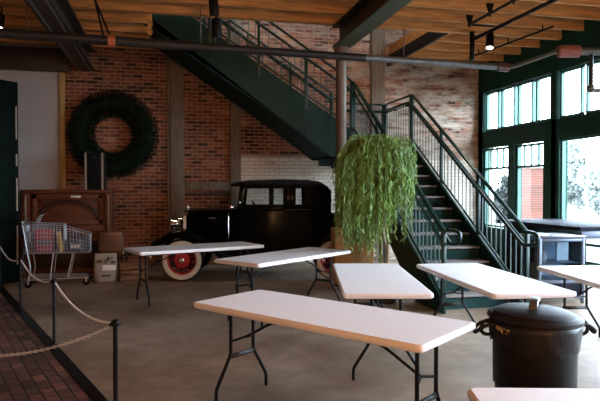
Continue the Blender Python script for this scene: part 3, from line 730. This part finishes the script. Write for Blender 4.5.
# ================================================================== STANCHIONS, ROPES, CHAIN
posts = [((-2.56, 10.04), 'stanchion farthest of the row at the left edge, by the green door'), ((-1.81, 8.05), 'black stanchion left of the shopping cart, third from the front'),
         ((-1.06, 6.05), 'black stanchion second from the front along the paving edge'), ((-.33, 4.06), 'nearest black stanchion, with the chain and a ball cap'), ((-2.28, 4.79), 'black stanchion on the brick paving at the chain end')]
def stanchion():
    r = empty('stanchion')
    MB().lathe([(0, 0), (.045, 0), (.045, .008), (.02, .02), (.0165, .03), (.0165, .66), (0, .665)], 16).build('pole', 'black_steel', r)
    b = MB().ball((0, 0, .67), .032, (1, 1, .8)); b.build('ball_cap', 'black_steel', r)
    MB().tube([Vector((.038*math.cos(a), .038*math.sin(a), .662)) for a in [2*PI*i/16 for i in range(16)]], .006, 6, loop=True).build('ring', 'black_steel', r)
    return r
sp0 = stanchion()
for i, ((x, y), lb) in enumerate(posts):
    o = sp0 if i == 0 else copy_tree(sp0); o.location = (x, y, .013); tag(o, lb, 'stanchion', 'rope barrier stanchions')
def sagline(a, b_, sag, n=24):
    a, b_ = Vector(a), Vector(b_); out = []
    for i in range(n+1):
        t = i/n; p = a.lerp(b_, t); p.z -= sag*4*t*(1-t); out.append(p)
    return out
def end_(i, j, z=.672, d=.064):
    a, c = Vector(posts[i][0]+(z,)), Vector(posts[j][0]+(z,)); u = (c-a).normalized(); return a+u*d, c-u*d
for (i, j), lb in zip(((0, 1), (1, 2), (2, 3)), ('white rope of the barrier nearest the green door', 'white rope sagging in front of the shopping cart', 'white rope between the two nearest stanchions')):
    a, c = end_(i, j)
    r = empty('barrier_rope', (a+c)/2); tag(r, lb, 'rope', 'white barrier ropes')
    off = (a+c)/2
    MB().tube([p-off for p in sagline(a, c, .095)], .0095, 8).build('rope', 'rope', r)
    b = MB()
    for p in (a, c): b.ball(p-off, .014)
    b.build('rope_end', 'black_steel', r)
a, c = end_(3, 4, .645)
line = sagline(a, c, .225, 400)
b = MB(); d = 0; prev = line[0]; k = 0; acc = .0
dist = 0
for p, q in zip(line, line[1:]):
    dist += (q-p).length
    if dist > .0225*k:
        t = (q-p).normalized(); up = Vector((0, 0, 1)); sdv = t.cross(up).normalized(); nn = sdv.cross(t)
        e = sdv if k % 2 else nn
        b.tube([p+t*.017*math.cos(w_)+e*.0085*math.sin(w_) for w_ in [2*PI*i/10 for i in range(10)]], .0032, 5, loop=True); k += 1
tag(b.build('barrier_chain', 'chain'), 'silver chain sagging from the nearest stanchion across the brick paving', 'chain')

# ================================================================== PIANO
pn = empty('upright_piano', (-1.755, 11.75, 0)); tag(pn, 'tall dark reddish wood upright piano against the grey panel', 'piano')
W2 = .775
b = MB(); b.box((-W2, -.30, 0), (W2, .40, .10)); b.box((-W2+.03, -.26, .1), (W2-.03, .40, 1.50)); b.build('case', 'piano', pn, bevel=.006)
MB().box((-W2-.03, -.36, 1.50), (W2+.03, .41, 1.565)).build('lid', 'piano', pn, bevel=.015)
for s in (-1, 1):
    b = MB(); x = s*(W2-.06)
    b.box((x-.06, -.34, .0), (x+.06, .40, 1.5)); b.box((x-.05, -.66, 0), (x+.05, -.30, .08)); b.box((x-.055, -.66, .56), (x+.055, -.30, .66))
    b.build('end_panel', 'piano', pn, bevel=.008)
    MB().lathe([(.055, 0), (.055, .06), (.03, .1), (.05, .2), (.035, .33), (.05, .45), (.055, .48)], 16, Matrix.Translation((x, -.60, .08))).build('leg', 'piano_dark', pn)
    b = MB().box((x-.012, -.355, .75), (x+.012, -.338, 1.46)); b.build('corner_bead', 'bark', pn, bevel=.004)
MB().box((-W2+.02, -.68, .62), (W2-.02, -.26, .70)).build('key_bed', 'piano', pn, bevel=.012)
b = MB().box((-W2+.14, -.60, .70), (W2-.14, -.30, .72)); b.build('keyboard', 'ivory', pn)
b = MB().poly([Vector((-W2+.12, -.66, .705)), Vector((-W2+.12, -.36, .80)), Vector((-W2+.12, -.30, .80)), Vector((-W2+.12, -.30, .90)), Vector((-W2+.12, -.27, .90)), Vector((-W2+.12, -.27, .725))], (2*(W2-.12), 0, 0)); b.build('fallboard', 'piano', pn, bevel=.006)
# upper panel: frame, recessed field and arch moulding
b = MB(); fx = W2-.16
b.box((-fx, -.30, .92), (fx, -.262, 1.0)); b.box((-fx, -.30, 1.40), (fx, -.262, 1.47)); b.box((-fx, -.30, .92), (-fx+.08, -.262, 1.47)); b.box((fx-.08, -.30, .92), (fx, -.262, 1.47))
fr = b.build('upper_panel', 'piano', pn, bevel=.008)
b = MB(); pts = [Vector((.5*math.cos(a)*1.05, -.272, 1.0+.36*math.sin(a))) for a in [PI*i/24 for i in range(25)]]
b.tube(pts, .022, 6).tube([p*1.0+Vector((p.x*-.12, 0, -(p.z-1.0)*.13)) for p in pts], .012, 6).build('arch_moulding', 'piano_dark', fr)
for s in (-1, 1): MB().tube([(s*.53, -.27, 1.37), (s*.36, -.27, 1.30), (s*.5, -.27, 1.16)], .012, 6).build('corner_carving', 'piano_dark', fr)
MB().box((.05, -.309, 1.415), (.22, -.301, 1.455)).build('name_plate', 'ivory', fr, bevel=.002)
b = MB(); b.box((-fx, -.285, .14), (fx, -.262, .56)); b.build('lower_panel', 'piano_dark', pn, bevel=.01)
for x in (-.1, 0, .1): MB().box((x-.02, -.40, .05), (x+.02, -.29, .065)).build('pedal', 'chrome', pn, bevel=.004)
# black box on the piano
sb = empty('loudspeaker', (-1.285, 11.56, 1.566)); tag(sb, 'tall black box with two pale corner strips standing on the piano', 'speaker')
MB().box((-.15, -.12, 0), (.19, .17, .68)).build('cabinet', 'black_steel', sb, bevel=.008)
MB().box((-.12, -.128, .03), (.10, -.119, .65)).build('grille', 'rubber', sb, bevel=.004)
for x in (-.175, .12): MB().box((x-.0, -.14, 0), (x+.04, -.10, .685)).build('corner_strip', 'bark', sb, bevel=.006)
MB().lathe([(0, 0), (.028, 0), (.02, .012), (0, .014)], 14, Matrix.Translation((-.01, -.128, .60)) @ Matrix.Rotation(PI/2, 4, 'X')).build('badge', 'pipe', sb)

# ================================================================== SHOPPING CART and contents
ct = empty('shopping_cart', (-1.72, 10.22, 0), R(3)); tag(ct, 'grey wire shopping cart in front of the piano', 'shopping cart')
def grid(b, P00, P10, P11, P01, nu, nv, r=.004):
    P00, P10, P11, P01 = map(Vector, (P00, P10, P11, P01))
    for i in range(nu+1):
        t = i/nu; b.tube([P00.lerp(P10, t), P01.lerp(P11, t)], r, 4)
    for j in range(nv+1):
        t = j/nv; b.tube([P00.lerp(P01, t), P10.lerp(P11, t)], r, 4)
# basket corners: rear (x -.5), middle, nose (x .5)
def bk(x0, x1, zb0, zb1, zt0, zt1, w0b, w1b, w0t, w1t, nu, nv, ends=(1, 1)):
    b = MB()
    for s in (-1, 1): grid(b, (x0, s*w0b, zb0), (x1, s*w1b, zb1), (x1, s*w1t, zt1), (x0, s*w0t, zt0), nu, nv)
    grid(b, (x0, -w0b, zb0), (x1, -w1b, zb1), (x1, w1b, zb1), (x0, w0b, zb0), nu, 9)
    if ends[0]: grid(b, (x0, -w0b, zb0), (x0, w0b, zb0), (x0, w0t, zt0), (x0, -w0t, zt0), 9, nv)
    if ends[1]: grid(b, (x1, -w1b, zb1), (x1, w1b, zb1), (x1, w1t, zt1), (x1, -w1t, zt1), 9, nv)
    return b
b = bk(-.47, .10, .55, .545, 1.02, .99, .22, .20, .27, .25, 12, 7)
b.build('basket', 'cart', ct)
b = bk(.11, .50, .545, .54, .95, .83, .20, .17, .25, .20, 8, 5, (0, 1))
b.build('basket_nose', 'cart', ct)
b = MB()
rim = [(-.48, -.28, 1.025), (.105, -.26, .995), (.105, -.255, .955), (.51, -.21, .835), (.51, .21, .835), (.105, .255, .955), (.105, .26, .995), (-.48, .28, 1.025)]
b.tube(rim, .009, 6, loop=True); b.tube([(-.47, -.23, .55), (.5, -.18, .54), (.5, .18, .54), (-.47, .23, .55)], .009, 6, loop=True)
b.build('rim', 'cart', ct)
b = MB(); b.tube([(-.50, -.27, 1.05), (-.50, .27, 1.05)], .016, 8); b.build('handle', 'grey_plastic', ct)
b = MB()
for s in (-1, 1):
    b.tube(smooth_path([(-.50, s*.26, 1.05), (-.44, s*.24, .6), (-.38, s*.24, .30), (-.42, s*.25, .13)], 1), .012, 8)
    b.tube([(-.42, s*.25, .13), (.46, s*.17, .13)], .012, 8); b.tube([(.24, s*.19, .54), (.16, s*.22, .13)], .010, 8)
    b.tube([(-.05, s*.21, .545), (-.10, s*.23, .13)], .010, 8)
b.tube([(.46, -.17, .13), (.46, .17, .13)], .012, 8); b.tube([(-.42, -.25, .13), (-.42, .25, .13)], .012, 8)
b.build('frame', 'cart', ct)
b = MB(); grid(b, (-.38, -.22, .17), (.44, -.16, .15), (.44, .16, .15), (-.38, .22, .17), 8, 6); b.build('bottom_rack', 'cart', ct)
b = MB(); b.loft([[Vector((x-.035, yy, z)) for yy in (-.14, .14)]+[Vector((x+.0, yy, z)) for yy in (.14, -.14)] for x, z in ((-.29, 1.03), (-.27, 1.10), (-.22, 1.16), (-.15, 1.18))]); b.build('child_seat_flap', 'grey_plastic', ct, bevel=.006)
for x, s, w_ in ((-.42, 1, .25), (-.42, -1, .25), (.44, 1, .17), (.44, -1, .17)):
    m = Matrix.Translation((x, s*w_, .055)) @ Matrix.Rotation(PI/2, 4, 'X')
    wh = MB().lathe([(0, -.014), (.05, -.014), (.055, 0), (.05, .014), (0, .014)], 16, m).build('wheel', 'rubber', ct)
    MB().box((x-.012, s*w_-.02, .06), (x+.012, s*w_+.02, .13)).build('fork', 'cart', wh)
def pack(name, loc, size, rot, m, lb, cat, m2='ivory'):
    r = empty(name, loc, rot=rot); tag(r, lb, cat)
    sx, sy, sz = size
    MB().box((-sx/2, -sy/2, 0), (sx/2, sy/2, sz)).build('carton', m, r, bevel=.008)
    MB().box((-sx/2+.03, -sy/2-.003, sz*.3), (sx/2-.03, -sy/2-.0005, sz*.55)).build('front_panel', m2, r)
pack('red_carton', (-1.93, 10.2, .56), (.26, .2, .36), (0, 0, .1), 'red_pack', 'red carton lying in the rear of the shopping cart basket', 'carton', 'case')
pack('yellow_carton', (-1.66, 10.16, .56), (.07, .16, .33), (0, R(-8), .15), 'yellow_pack', 'narrow yellowish carton leaning in the cart beside the red carton', 'carton', 'red_pack')
pack('grey_carton', (-1.43, 10.22, .555), (.2, .22, .2), (0, 0, -.1), 'case', 'grey carton in the nose of the shopping cart', 'carton')

# ================================================================== CHAIR, SACK, CRATE
ch = empty('chair', (-.90, 10.82, 0), R(-6)); tag(ch, 'brown leather backed wooden chair between the piano and the white table', 'chair')
MB().box((-.21, -.2, .43), (.21, .2, .48)).build('seat', 'leather', ch, bevel=.015)
rings = []
for z, yb2 in ((.50, -.20), (.62, -.225), (.75, -.25), (.83, -.26)):
    ww = .20 if z < .8 else .185
    rings.append([Vector((x*ww, yb2-.03*(1-x*x)+dy, z)) for dy, xs in ((-.02, (-1, -.5, 0, .5, 1)), (.02, (1, .5, 0, -.5, -1))) for x in xs])
MB().loft(rings).build('backrest', 'leather', ch, bevel=.01)
for sx in (-1, 1):
    for sy in (-1, 1):
        MB().tube([(sx*.19, sy*.18, .44), (sx*.205, sy*.2, 0)], [.02, .015], 8).build('leg', 'piano_dark', ch)
    q_ = MB().tube([(sx*.20, -.19, .44), (sx*.205, -.215, .62), (sx*.20, -.26, .84)], .016, 8).build('back_post', 'chrome' if sx > 0 else 'piano_dark', ch)  # right post is chrome to stand in for the highlight on the chair back
    if sx > 0: q_['label'] = 'back post made chrome to give a highlight'
b = MB(); b.tube([(-.2, -.19, .2), (.2, -.19, .2)], .01, 6); b.tube([(-.2, .19, .2), (.2, .19, .2)], .01, 6); b.build('stretcher', 'piano_dark', ch)
sk = empty('paper_sack', (-1.0, 10.42, 0), R(5)); tag(sk, 'pale paper sack with dark print on the floor in front of the brown chair', 'sack')
rings = []
for z, wx, wy in ((0, .16, .09), (.03, .185, .12), (.2, .195, .125), (.36, .185, .11), (.44, .18, .07), (.48, .175, .03)):
    rings.append([Vector((wx*(abs(math.cos(a))**.5)*(1 if math.cos(a) > 0 else -1)+random.uniform(-.006, .006), wy*(abs(math.sin(a))**.5)*(1 if math.sin(a) > 0 else -1), z)) for a in [2*PI*i/20+.01 for i in range(20)]])
MB().loft(rings).build('sack_body', 'sack', sk, ang=60)
b = MB(); rings = []
for k in range(16):
    x = random.uniform(-.03, .15); z = random.uniform(.33, .42); s_ = .014
    yy_ = -.128+.14*max(0, z-.34)
    b.box((x-s_, yy_-.004, z-s_), (x+s_*1.4, yy_+.03, z+s_*.7))
for k in range(8):
    x = random.uniform(-.13, -.05); z = random.uniform(.34, .38); b.box((x-.02, -.128, z-.006), (x+.02, -.10, z+.006))
b.box((-.06, -.13, .10), (.08, -.12, .13))
b.build('print', 'sack_print', sk, smooth=False)
MB().box((-.05, -.132, .2), (.17, -.123, .29)).build('label_panel', 'case_white', sk, bevel=.003)
cr_ = empty('wooden_crate', (-.55, 10.45, 0), R(8)); tag(cr_, 'low wooden crate under the far left table, beside the paper sack', 'crate')
b = MB()
for z in (.03, .12, .21): 
    for s in (-1, 1): b.box((-.22, s*.15-.008, z), (.22, s*.15+.008, z+.07)); b.box((s*.22-.008, -.15, z), (s*.22+.008, .15, z+.07))
b.build('slats', 'crate', cr_, bevel=.003)
MB().box((-.22, -.15, .0), (.22, .15, .02)).build('base', 'crate', cr_)
MB().box((-.235, -.165, .285), (.235, .165, .31)).build('top', 'crate', cr_, bevel=.003)

# ================================================================== WREATH
wr = empty('wreath', (-.99, WY-.20, 2.64)); tag(wr, 'large dark green wreath hanging on the brick wall above the piano', 'wreath')
b = MB()
for i in range(17000):
    a = random.uniform(0, 2*PI); ph = random.uniform(0, 2*PI); rr = .255*random.random()**.5
    c = Vector((math.cos(a), 0, math.sin(a)))*(.61+rr*math.cos(ph))+Vector((0, rr*.55*math.sin(ph), 0))
    if c.y > .14: continue
    out = (Vector((math.cos(a), 0, math.sin(a)))*math.cos(ph)+Vector((0, -abs(math.sin(ph)), 0)))
    dv = (out+Vector((random.gauss(0, .5), random.gauss(0, .4), random.gauss(0, .5)))).normalized()*random.uniform(.03, .055)
    sdv = dv.cross(Vector((random.gauss(0, 1), random.gauss(0, 1), random.gauss(0, 1)))).normalized()*.007
    b.quad([c-sdv, c+dv*.5-sdv*1.3, c+dv, c+sdv])
b.build('needles', 'wreath', wr, smooth=False, fix=False)
MB().tube([Vector((.625*math.cos(a), .04, .625*math.sin(a))) for a in [2*PI*i/40 for i in range(40)]], .15, 12, loop=True).build('core', 'wreath', wr)

# ================================================================== WILLOW PLANT, TAN BOX
wp = empty('willow_plant', (2.79, 7.62, 0)); wp.scale = (.9, .9, .985); tag(wp, 'tall drooping green willow like plant with a pale trunk beside the round column', 'plant')
MB().lathe([(0, 0), (.17, 0), (.21, .34), (.225, .36), (.20, .37), (.19, .33), (0, .32)], 24, Matrix.Translation((.20, 0, 0))).build('pot', 'pot', wp)
for k in range(3):
    a = k*2.1; MB().tube(smooth_path([(.20+.05*math.cos(a), .05*math.sin(a), .3), (.22+.07*math.cos(a+1), .07*math.sin(a+1), .8), (.10+.06*math.cos(a+2), .06*math.sin(a+2), 1.3), (.03+.2*math.cos(a), .2*math.sin(a), 2.0)], 2), [.032]*3+[.028]*30 if False else .027, 8).build('trunk', 'bark', wp)
b = MB(); bs = MB()
def strand(top, out, hz, length, lift):
    pts = []; p = Vector(top)
    n_ = 16
    for i in range(n_+1):
        t = i/n_
        x = out*min(1, t*2.6)**.7
        q = Vector((p.x+hz.x*x, p.y+hz.y*x, p.z+lift*math.sin(min(1, t*2.2)*PI*.75)-length*max(0, t-.12)**1.15))
        q += Vector((random.gauss(0, .006), random.gauss(0, .006), 0))
        if hz.x*out < -.12: q.z = max(q.z, .80+random.uniform(0, .05))
        pts.append(q)
    return pts
for i in range(330):
    a = random.uniform(0, 2*PI); hz = Vector((math.cos(a), math.sin(a)*.8, 0)); ro = .56*random.random()**.5
    top = Vector((random.uniform(-.15, .15), random.uniform(-.12, .12), 2.22+random.uniform(-.25, .08)))
    ln = random.uniform(.85, 1.75)
    if hz.x*ro > .05: ln *= .82
    pts = strand(top, ro, hz, ln, .14)
    bs.tube(pts, .003, 3)
    for j in range(2, len(pts)-1):
        for r_ in range(5):
            t = random.random(); c = pts[j].lerp(pts[j+1], t)
            d = Vector((random.gauss(0, .5), random.gauss(0, .5), -1.0-.5*random.random())).normalized()*random.uniform(.055, .11)
            sdv = d.cross(Vector((random.gauss(0, 1), random.gauss(0, 1), random.gauss(0, .3)))).normalized()*random.uniform(.006, .010)
            b.quad([c, c+d*.45+sdv, c+d, c+d*.45-sdv])
b.build('foliage', 'willow', wp, smooth=False, fix=False)
bs.build('twigs', 'willow', wp)
tb = empty('tan_cabinet', (2.98, 9.07, 0), 0); tag(tb, 'plain tan wooden box cabinet standing behind the willow plant', 'cabinet')
MB().box((-.33, -.1, .04), (.33, .17, .95)).build('case', 'tan', tb, bevel=.02)
MB().box((-.30, -.08, 0), (.30, .15, .04)).build('plinth', 'piano_dark', tb)
MB().box((-.305, -.108, .08), (.305, -.1005, .91)).build('front_panel', 'tan', tb, bevel=.006)

# ================================================================== COUNTER, DISPLAY CASE
ctr = empty('counter', (6.35, 8.2, 0)); tag(ctr, 'dark topped counter beside the large window, behind the display case', 'counter')
MB().box((-.62, -1.05, .98), (.60, 1.15, 1.035)).build('counter_top', 'counter', ctr, bevel=.006)
b = MB(); b.box((-.5, .2, 0), (.5, 1.05, .98)); b.build('base_panel', 'green_dark', ctr)
for sx in (-.54, .50):
    MB().box((sx-.03, -.98, 0), (sx+.03, -.92, .98)).build('leg', 'case', ctr, bevel=.004)
MB().box((-.56, -1.0, .86), (.54, -.97, .975)).build('apron', 'case', ctr, bevel=.004)
dc = empty('display_case', (5.34, 7.24, 0), R(-8)); tag(dc, 'glass display case with a blue grey frame beside the stair foot', 'display case')
w2, d2, h2 = .31, .25, .905
b = MB()
for sx in (-1, 1):
    for sy in (-1, 1): b.box((sx*w2-.02, sy*d2-.02, 0), (sx*w2+.02, sy*d2+.02, h2))
for z in (.09, .30, h2-.03):
    for s in (-1, 1): b.box((-w2, s*d2-.018, z-.02), (w2, s*d2+.018, z+.02)); b.box((s*w2-.018, -d2, z-.02), (s*w2+.018, d2, z+.02))
b.build('frame', 'case', dc, bevel=.004)
MB().box((-w2-.03, -d2-.03, h2), (w2+.03, d2+.03, h2+.03)).build('top', 'case', dc, bevel=.006)
for z in (.32, .55): MB().box((-w2+.02, -d2+.02, z-.006), (w2-.02, d2-.02, z+.006)).build('shelf', 'case', dc)
MB().box((-w2+.02, -d2-.004, .32), (w2-.02, -d2+.002, h2-.05)).build('front_glass', 'case_glass', dc, smooth=False)
MB().box((-w2-.004, -d2+.02, .32), (-w2+.002, d2-.02, h2-.05)).build('side_glass', 'case_glass', dc, smooth=False)
MB().box((w2-.002, -d2+.02, .32), (w2+.004, d2-.02, h2-.05)).build('side_glass', 'case_glass', dc, smooth=False)
MB().box((-w2+.02, d2-.006, .32), (w2-.02, d2, h2-.05)).build('back_panel', 'case_back', dc)
MB().box((-w2+.02, -d2, .11), (w2-.02, -d2+.01, .28)).build('kick_panel', 'counter', dc)
jg = empty('white_jug', (5.16, 7.20, .557)); tag(jg, 'small white jug on the upper shelf inside the display case', 'jug')
MB().lathe([(0, 0), (.035, 0), (.055, .04), (.05, .09), (.03, .12), (.035, .15), (.028, .15), (0, .1)], 18).build('jug_body', 'case_white', jg)
MB().tube(smooth_path([(.03, 0, .13), (.08, 0, .12), (.085, 0, .07), (.05, 0, .04)], 2), .007, 6).build('handle', 'case_white', jg)
cd_ = empty('white_card', (5.47, 7.28, .557), R(-8)); tag(cd_, 'white framed card standing inside the display case', 'card')
MB().box((-.02, -.008, 0), (.15, .008, .26)).build('card', 'case_white', cd_)
MB().box((-.03, .009, 0), (.16, .018, .27)).build('backing', 'case', cd_)

# ================================================================== PIPES AND LIGHTS OVERHEAD
sp_ = empty('sprinkler_pipe', (2.0, 8.95, 3.73)); tag(sp_, 'long dark iron sprinkler pipe crossing the room below the joists', 'pipe')
o_ = Vector((2.0, 8.95, 3.73))
def pp(*ps): return [Vector(p)-o_ for p in ps]
def py(x): return 8.78+(x+3)*.0565
MB().tube(pp((-3.1, py(-3.1), 3.73), (.4, py(.4), 3.73)), .072, 14).build('pipe_run', 'pipe', sp_)
MB().tube(pp((.4, py(.4), 3.73), (3.2, py(3.2), 3.73)), .062, 14).build('pipe_run', 'pipe', sp_)
MB().tube(pp((3.2, py(3.2), 3.73), (5.85, py(5.85), 3.73)), .057, 14).build('pipe_run', 'galv', sp_)
MB().tube(pp((.33, py(.33), 3.73), (.47, py(.47), 3.73)), .078, 14).build('coupling', 'pipe', sp_)
MB().tube(pp((5.70, py(5.70), 3.73), (5.92, py(5.92), 3.73)), .08, 14).build('coupling', 'brown_coupling', sp_)
MB().tube(pp((5.90, py(5.9), 3.73), (5.97, 9.15, 3.73), (5.98, 8.0, 3.73)), .035, 12).build('branch_pipe', 'galv', sp_)
MB().tube(pp((6.0, 8.03, 3.73), (6.32, 7.95, 3.73)), .095, 14).build('coupling', 'red_coupling', sp_)
MB().tube(pp((6.30, 7.955, 3.73), (6.98, 7.80, 3.73)), .06, 12).build('branch_pipe', 'galv', sp_)
MB().tube(pp((6.50, 7.90, 3.70), (6.50, 7.90, 3.17)), .035, 12).build('drop_pipe', 'pipe', sp_)
MB().tube(smooth_path(pp((6.50, 7.90, 3.20), (6.50, 7.90, 3.12), (6.58, 7.88, 3.12), (6.98, 7.78, 3.12)), 1), .035, 12).ball(Vector((6.50, 7.90, 3.15))-o_, .065).build('drop_pipe', 'galv', sp_)
b = MB()
for x in (-2.5, -1.88, .53, .75, 3.9, 5.2): b.tube(pp((x, py(x), 3.80), (x, py(x), 4.31)), .009, 6)
b.build('hanger_rod', 'galv', sp_)
b = MB(); b.bar(pp((-.85, py(-.85), 3.74))[0], pp((-.98, py(-.85), 4.31))[0], .03, .03, (0, 1, 0)); b.bar(pp((-.75, py(-.75), 3.74))[0], pp((-.98, py(-.75), 4.31))[0], .03, .03, (0, 1, 0)); b.build('brace', 'black_steel', sp_)
MB().tube(pp((-.80, py(-.8), 3.73), (-.70, py(-.7), 3.73)), .09, 14).build('clamp', mat('orange_clamp', (.5, .13, .04), .5), sp_)
# conduits
c1 = empty('conduit', (5.17, 6, 4.15)); tag(c1, 'black conduit with a vertical drop to the sprinkler pipe at right', 'conduit')
MB().tube([(0, -6, 0), (0, 3.19, 0)], .03, 10).build('conduit_run', 'black_steel', c1)
MB().tube([(0, 3.19, .14), (0, 3.19, -.34)], .042, 10).build('drop', 'black_steel', c1)
c2 = empty('conduit', (4.645, 6, 4.15)); tag(c2, 'black conduit with triangular brackets left of the lit spotlight', 'conduit')
MB().tube([(0, -6, 0), (0, 2.37, 0)], .022, 10).build('conduit_run', 'black_steel', c2)
MB().tube([(0, 2.35, 0), (.44, 2.35, 0)], .014, 8).build('cross_arm', 'black_steel', c2)
for yv in (1.75, 1.15, .5, 2.34):
    MB().poly([Vector((-.05, yv, .15)), Vector((.07, yv, .15)), Vector((.01, yv, -.05))], (0, .03, 0)).build('bracket', 'black_steel', c2)
c3 = empty('conduit', (6.03, 9.5, 4.2)); tag(c3, 'thin black conduit under the joists nearest the upper windows', 'conduit')
MB().tube([(.08, -1.2, 0), (-.1, 1.15, 0)], .018, 8).build('conduit_run', 'black_steel', c3)
for yv in (-.9, .0, .9): MB().tube([(0.03-.075*yv, yv, 0), (0.03-.075*yv, yv, .11)], .012, 6).build('clip', 'black_steel', c3)
# spotlights
def spotlight(loc, aim, z_top, lb, lit=True, r=.065):
    s = empty('spotlight', loc); tag(s, lb, 'spotlight')
    d = Vector(aim).normalized(); m = d.to_track_quat('-Z', 'Y').to_matrix().to_4x4()
    MB().lathe([(0, .14), (r*.7, .14), (r, .11), (r, -.13), (r*.9, -.13), (r*.85, -.10)], 20, m).build('can', 'black_steel', s)
    MB().lathe([(0, -.105), (r*.86, -.105), (r*.86, -.11), (0, -.112)], 20, m).build('lens', 'lamp_on' if lit else 'chrome', s)
    MB().tube([(0, 0, .12), (0, 0, z_top-loc[2])], .014, 8).build('stem', 'black_steel', s)
    MB().tube([(0, -r-.02, -.02), (0, -r-.02, .13), (0, r+.02, .13), (0, r+.02, -.02)], .010, 6).build('yoke', 'black_steel', s)
spotlight((5.17, 8.62, 3.98), (-.25, -.35, -1), 4.121, 'lit black spotlight hanging at upper right near the windows')
spotlight((.66, 8.15, 4.10), (.1, .25, -1), 4.30, 'unlit black spotlight under the joist above the upper stair', lit=False)
spotlight((.72, 8.45, 3.88), (.1, .25, -1), 4.30, 'second unlit black spotlight, lower, above the sprinkler pipe', lit=False)
spotlight((-2.36, 9.5, 4.06), (0, -.6, -1), 4.30, 'small spotlight at the upper left corner', lit=True, r=.035)
lamp('spot_glow', 'SPOT', (5.14, 8.58, 3.80), 60, (1, .85, .65), (R(20), 0, R(60)), .05, spot=R(90))
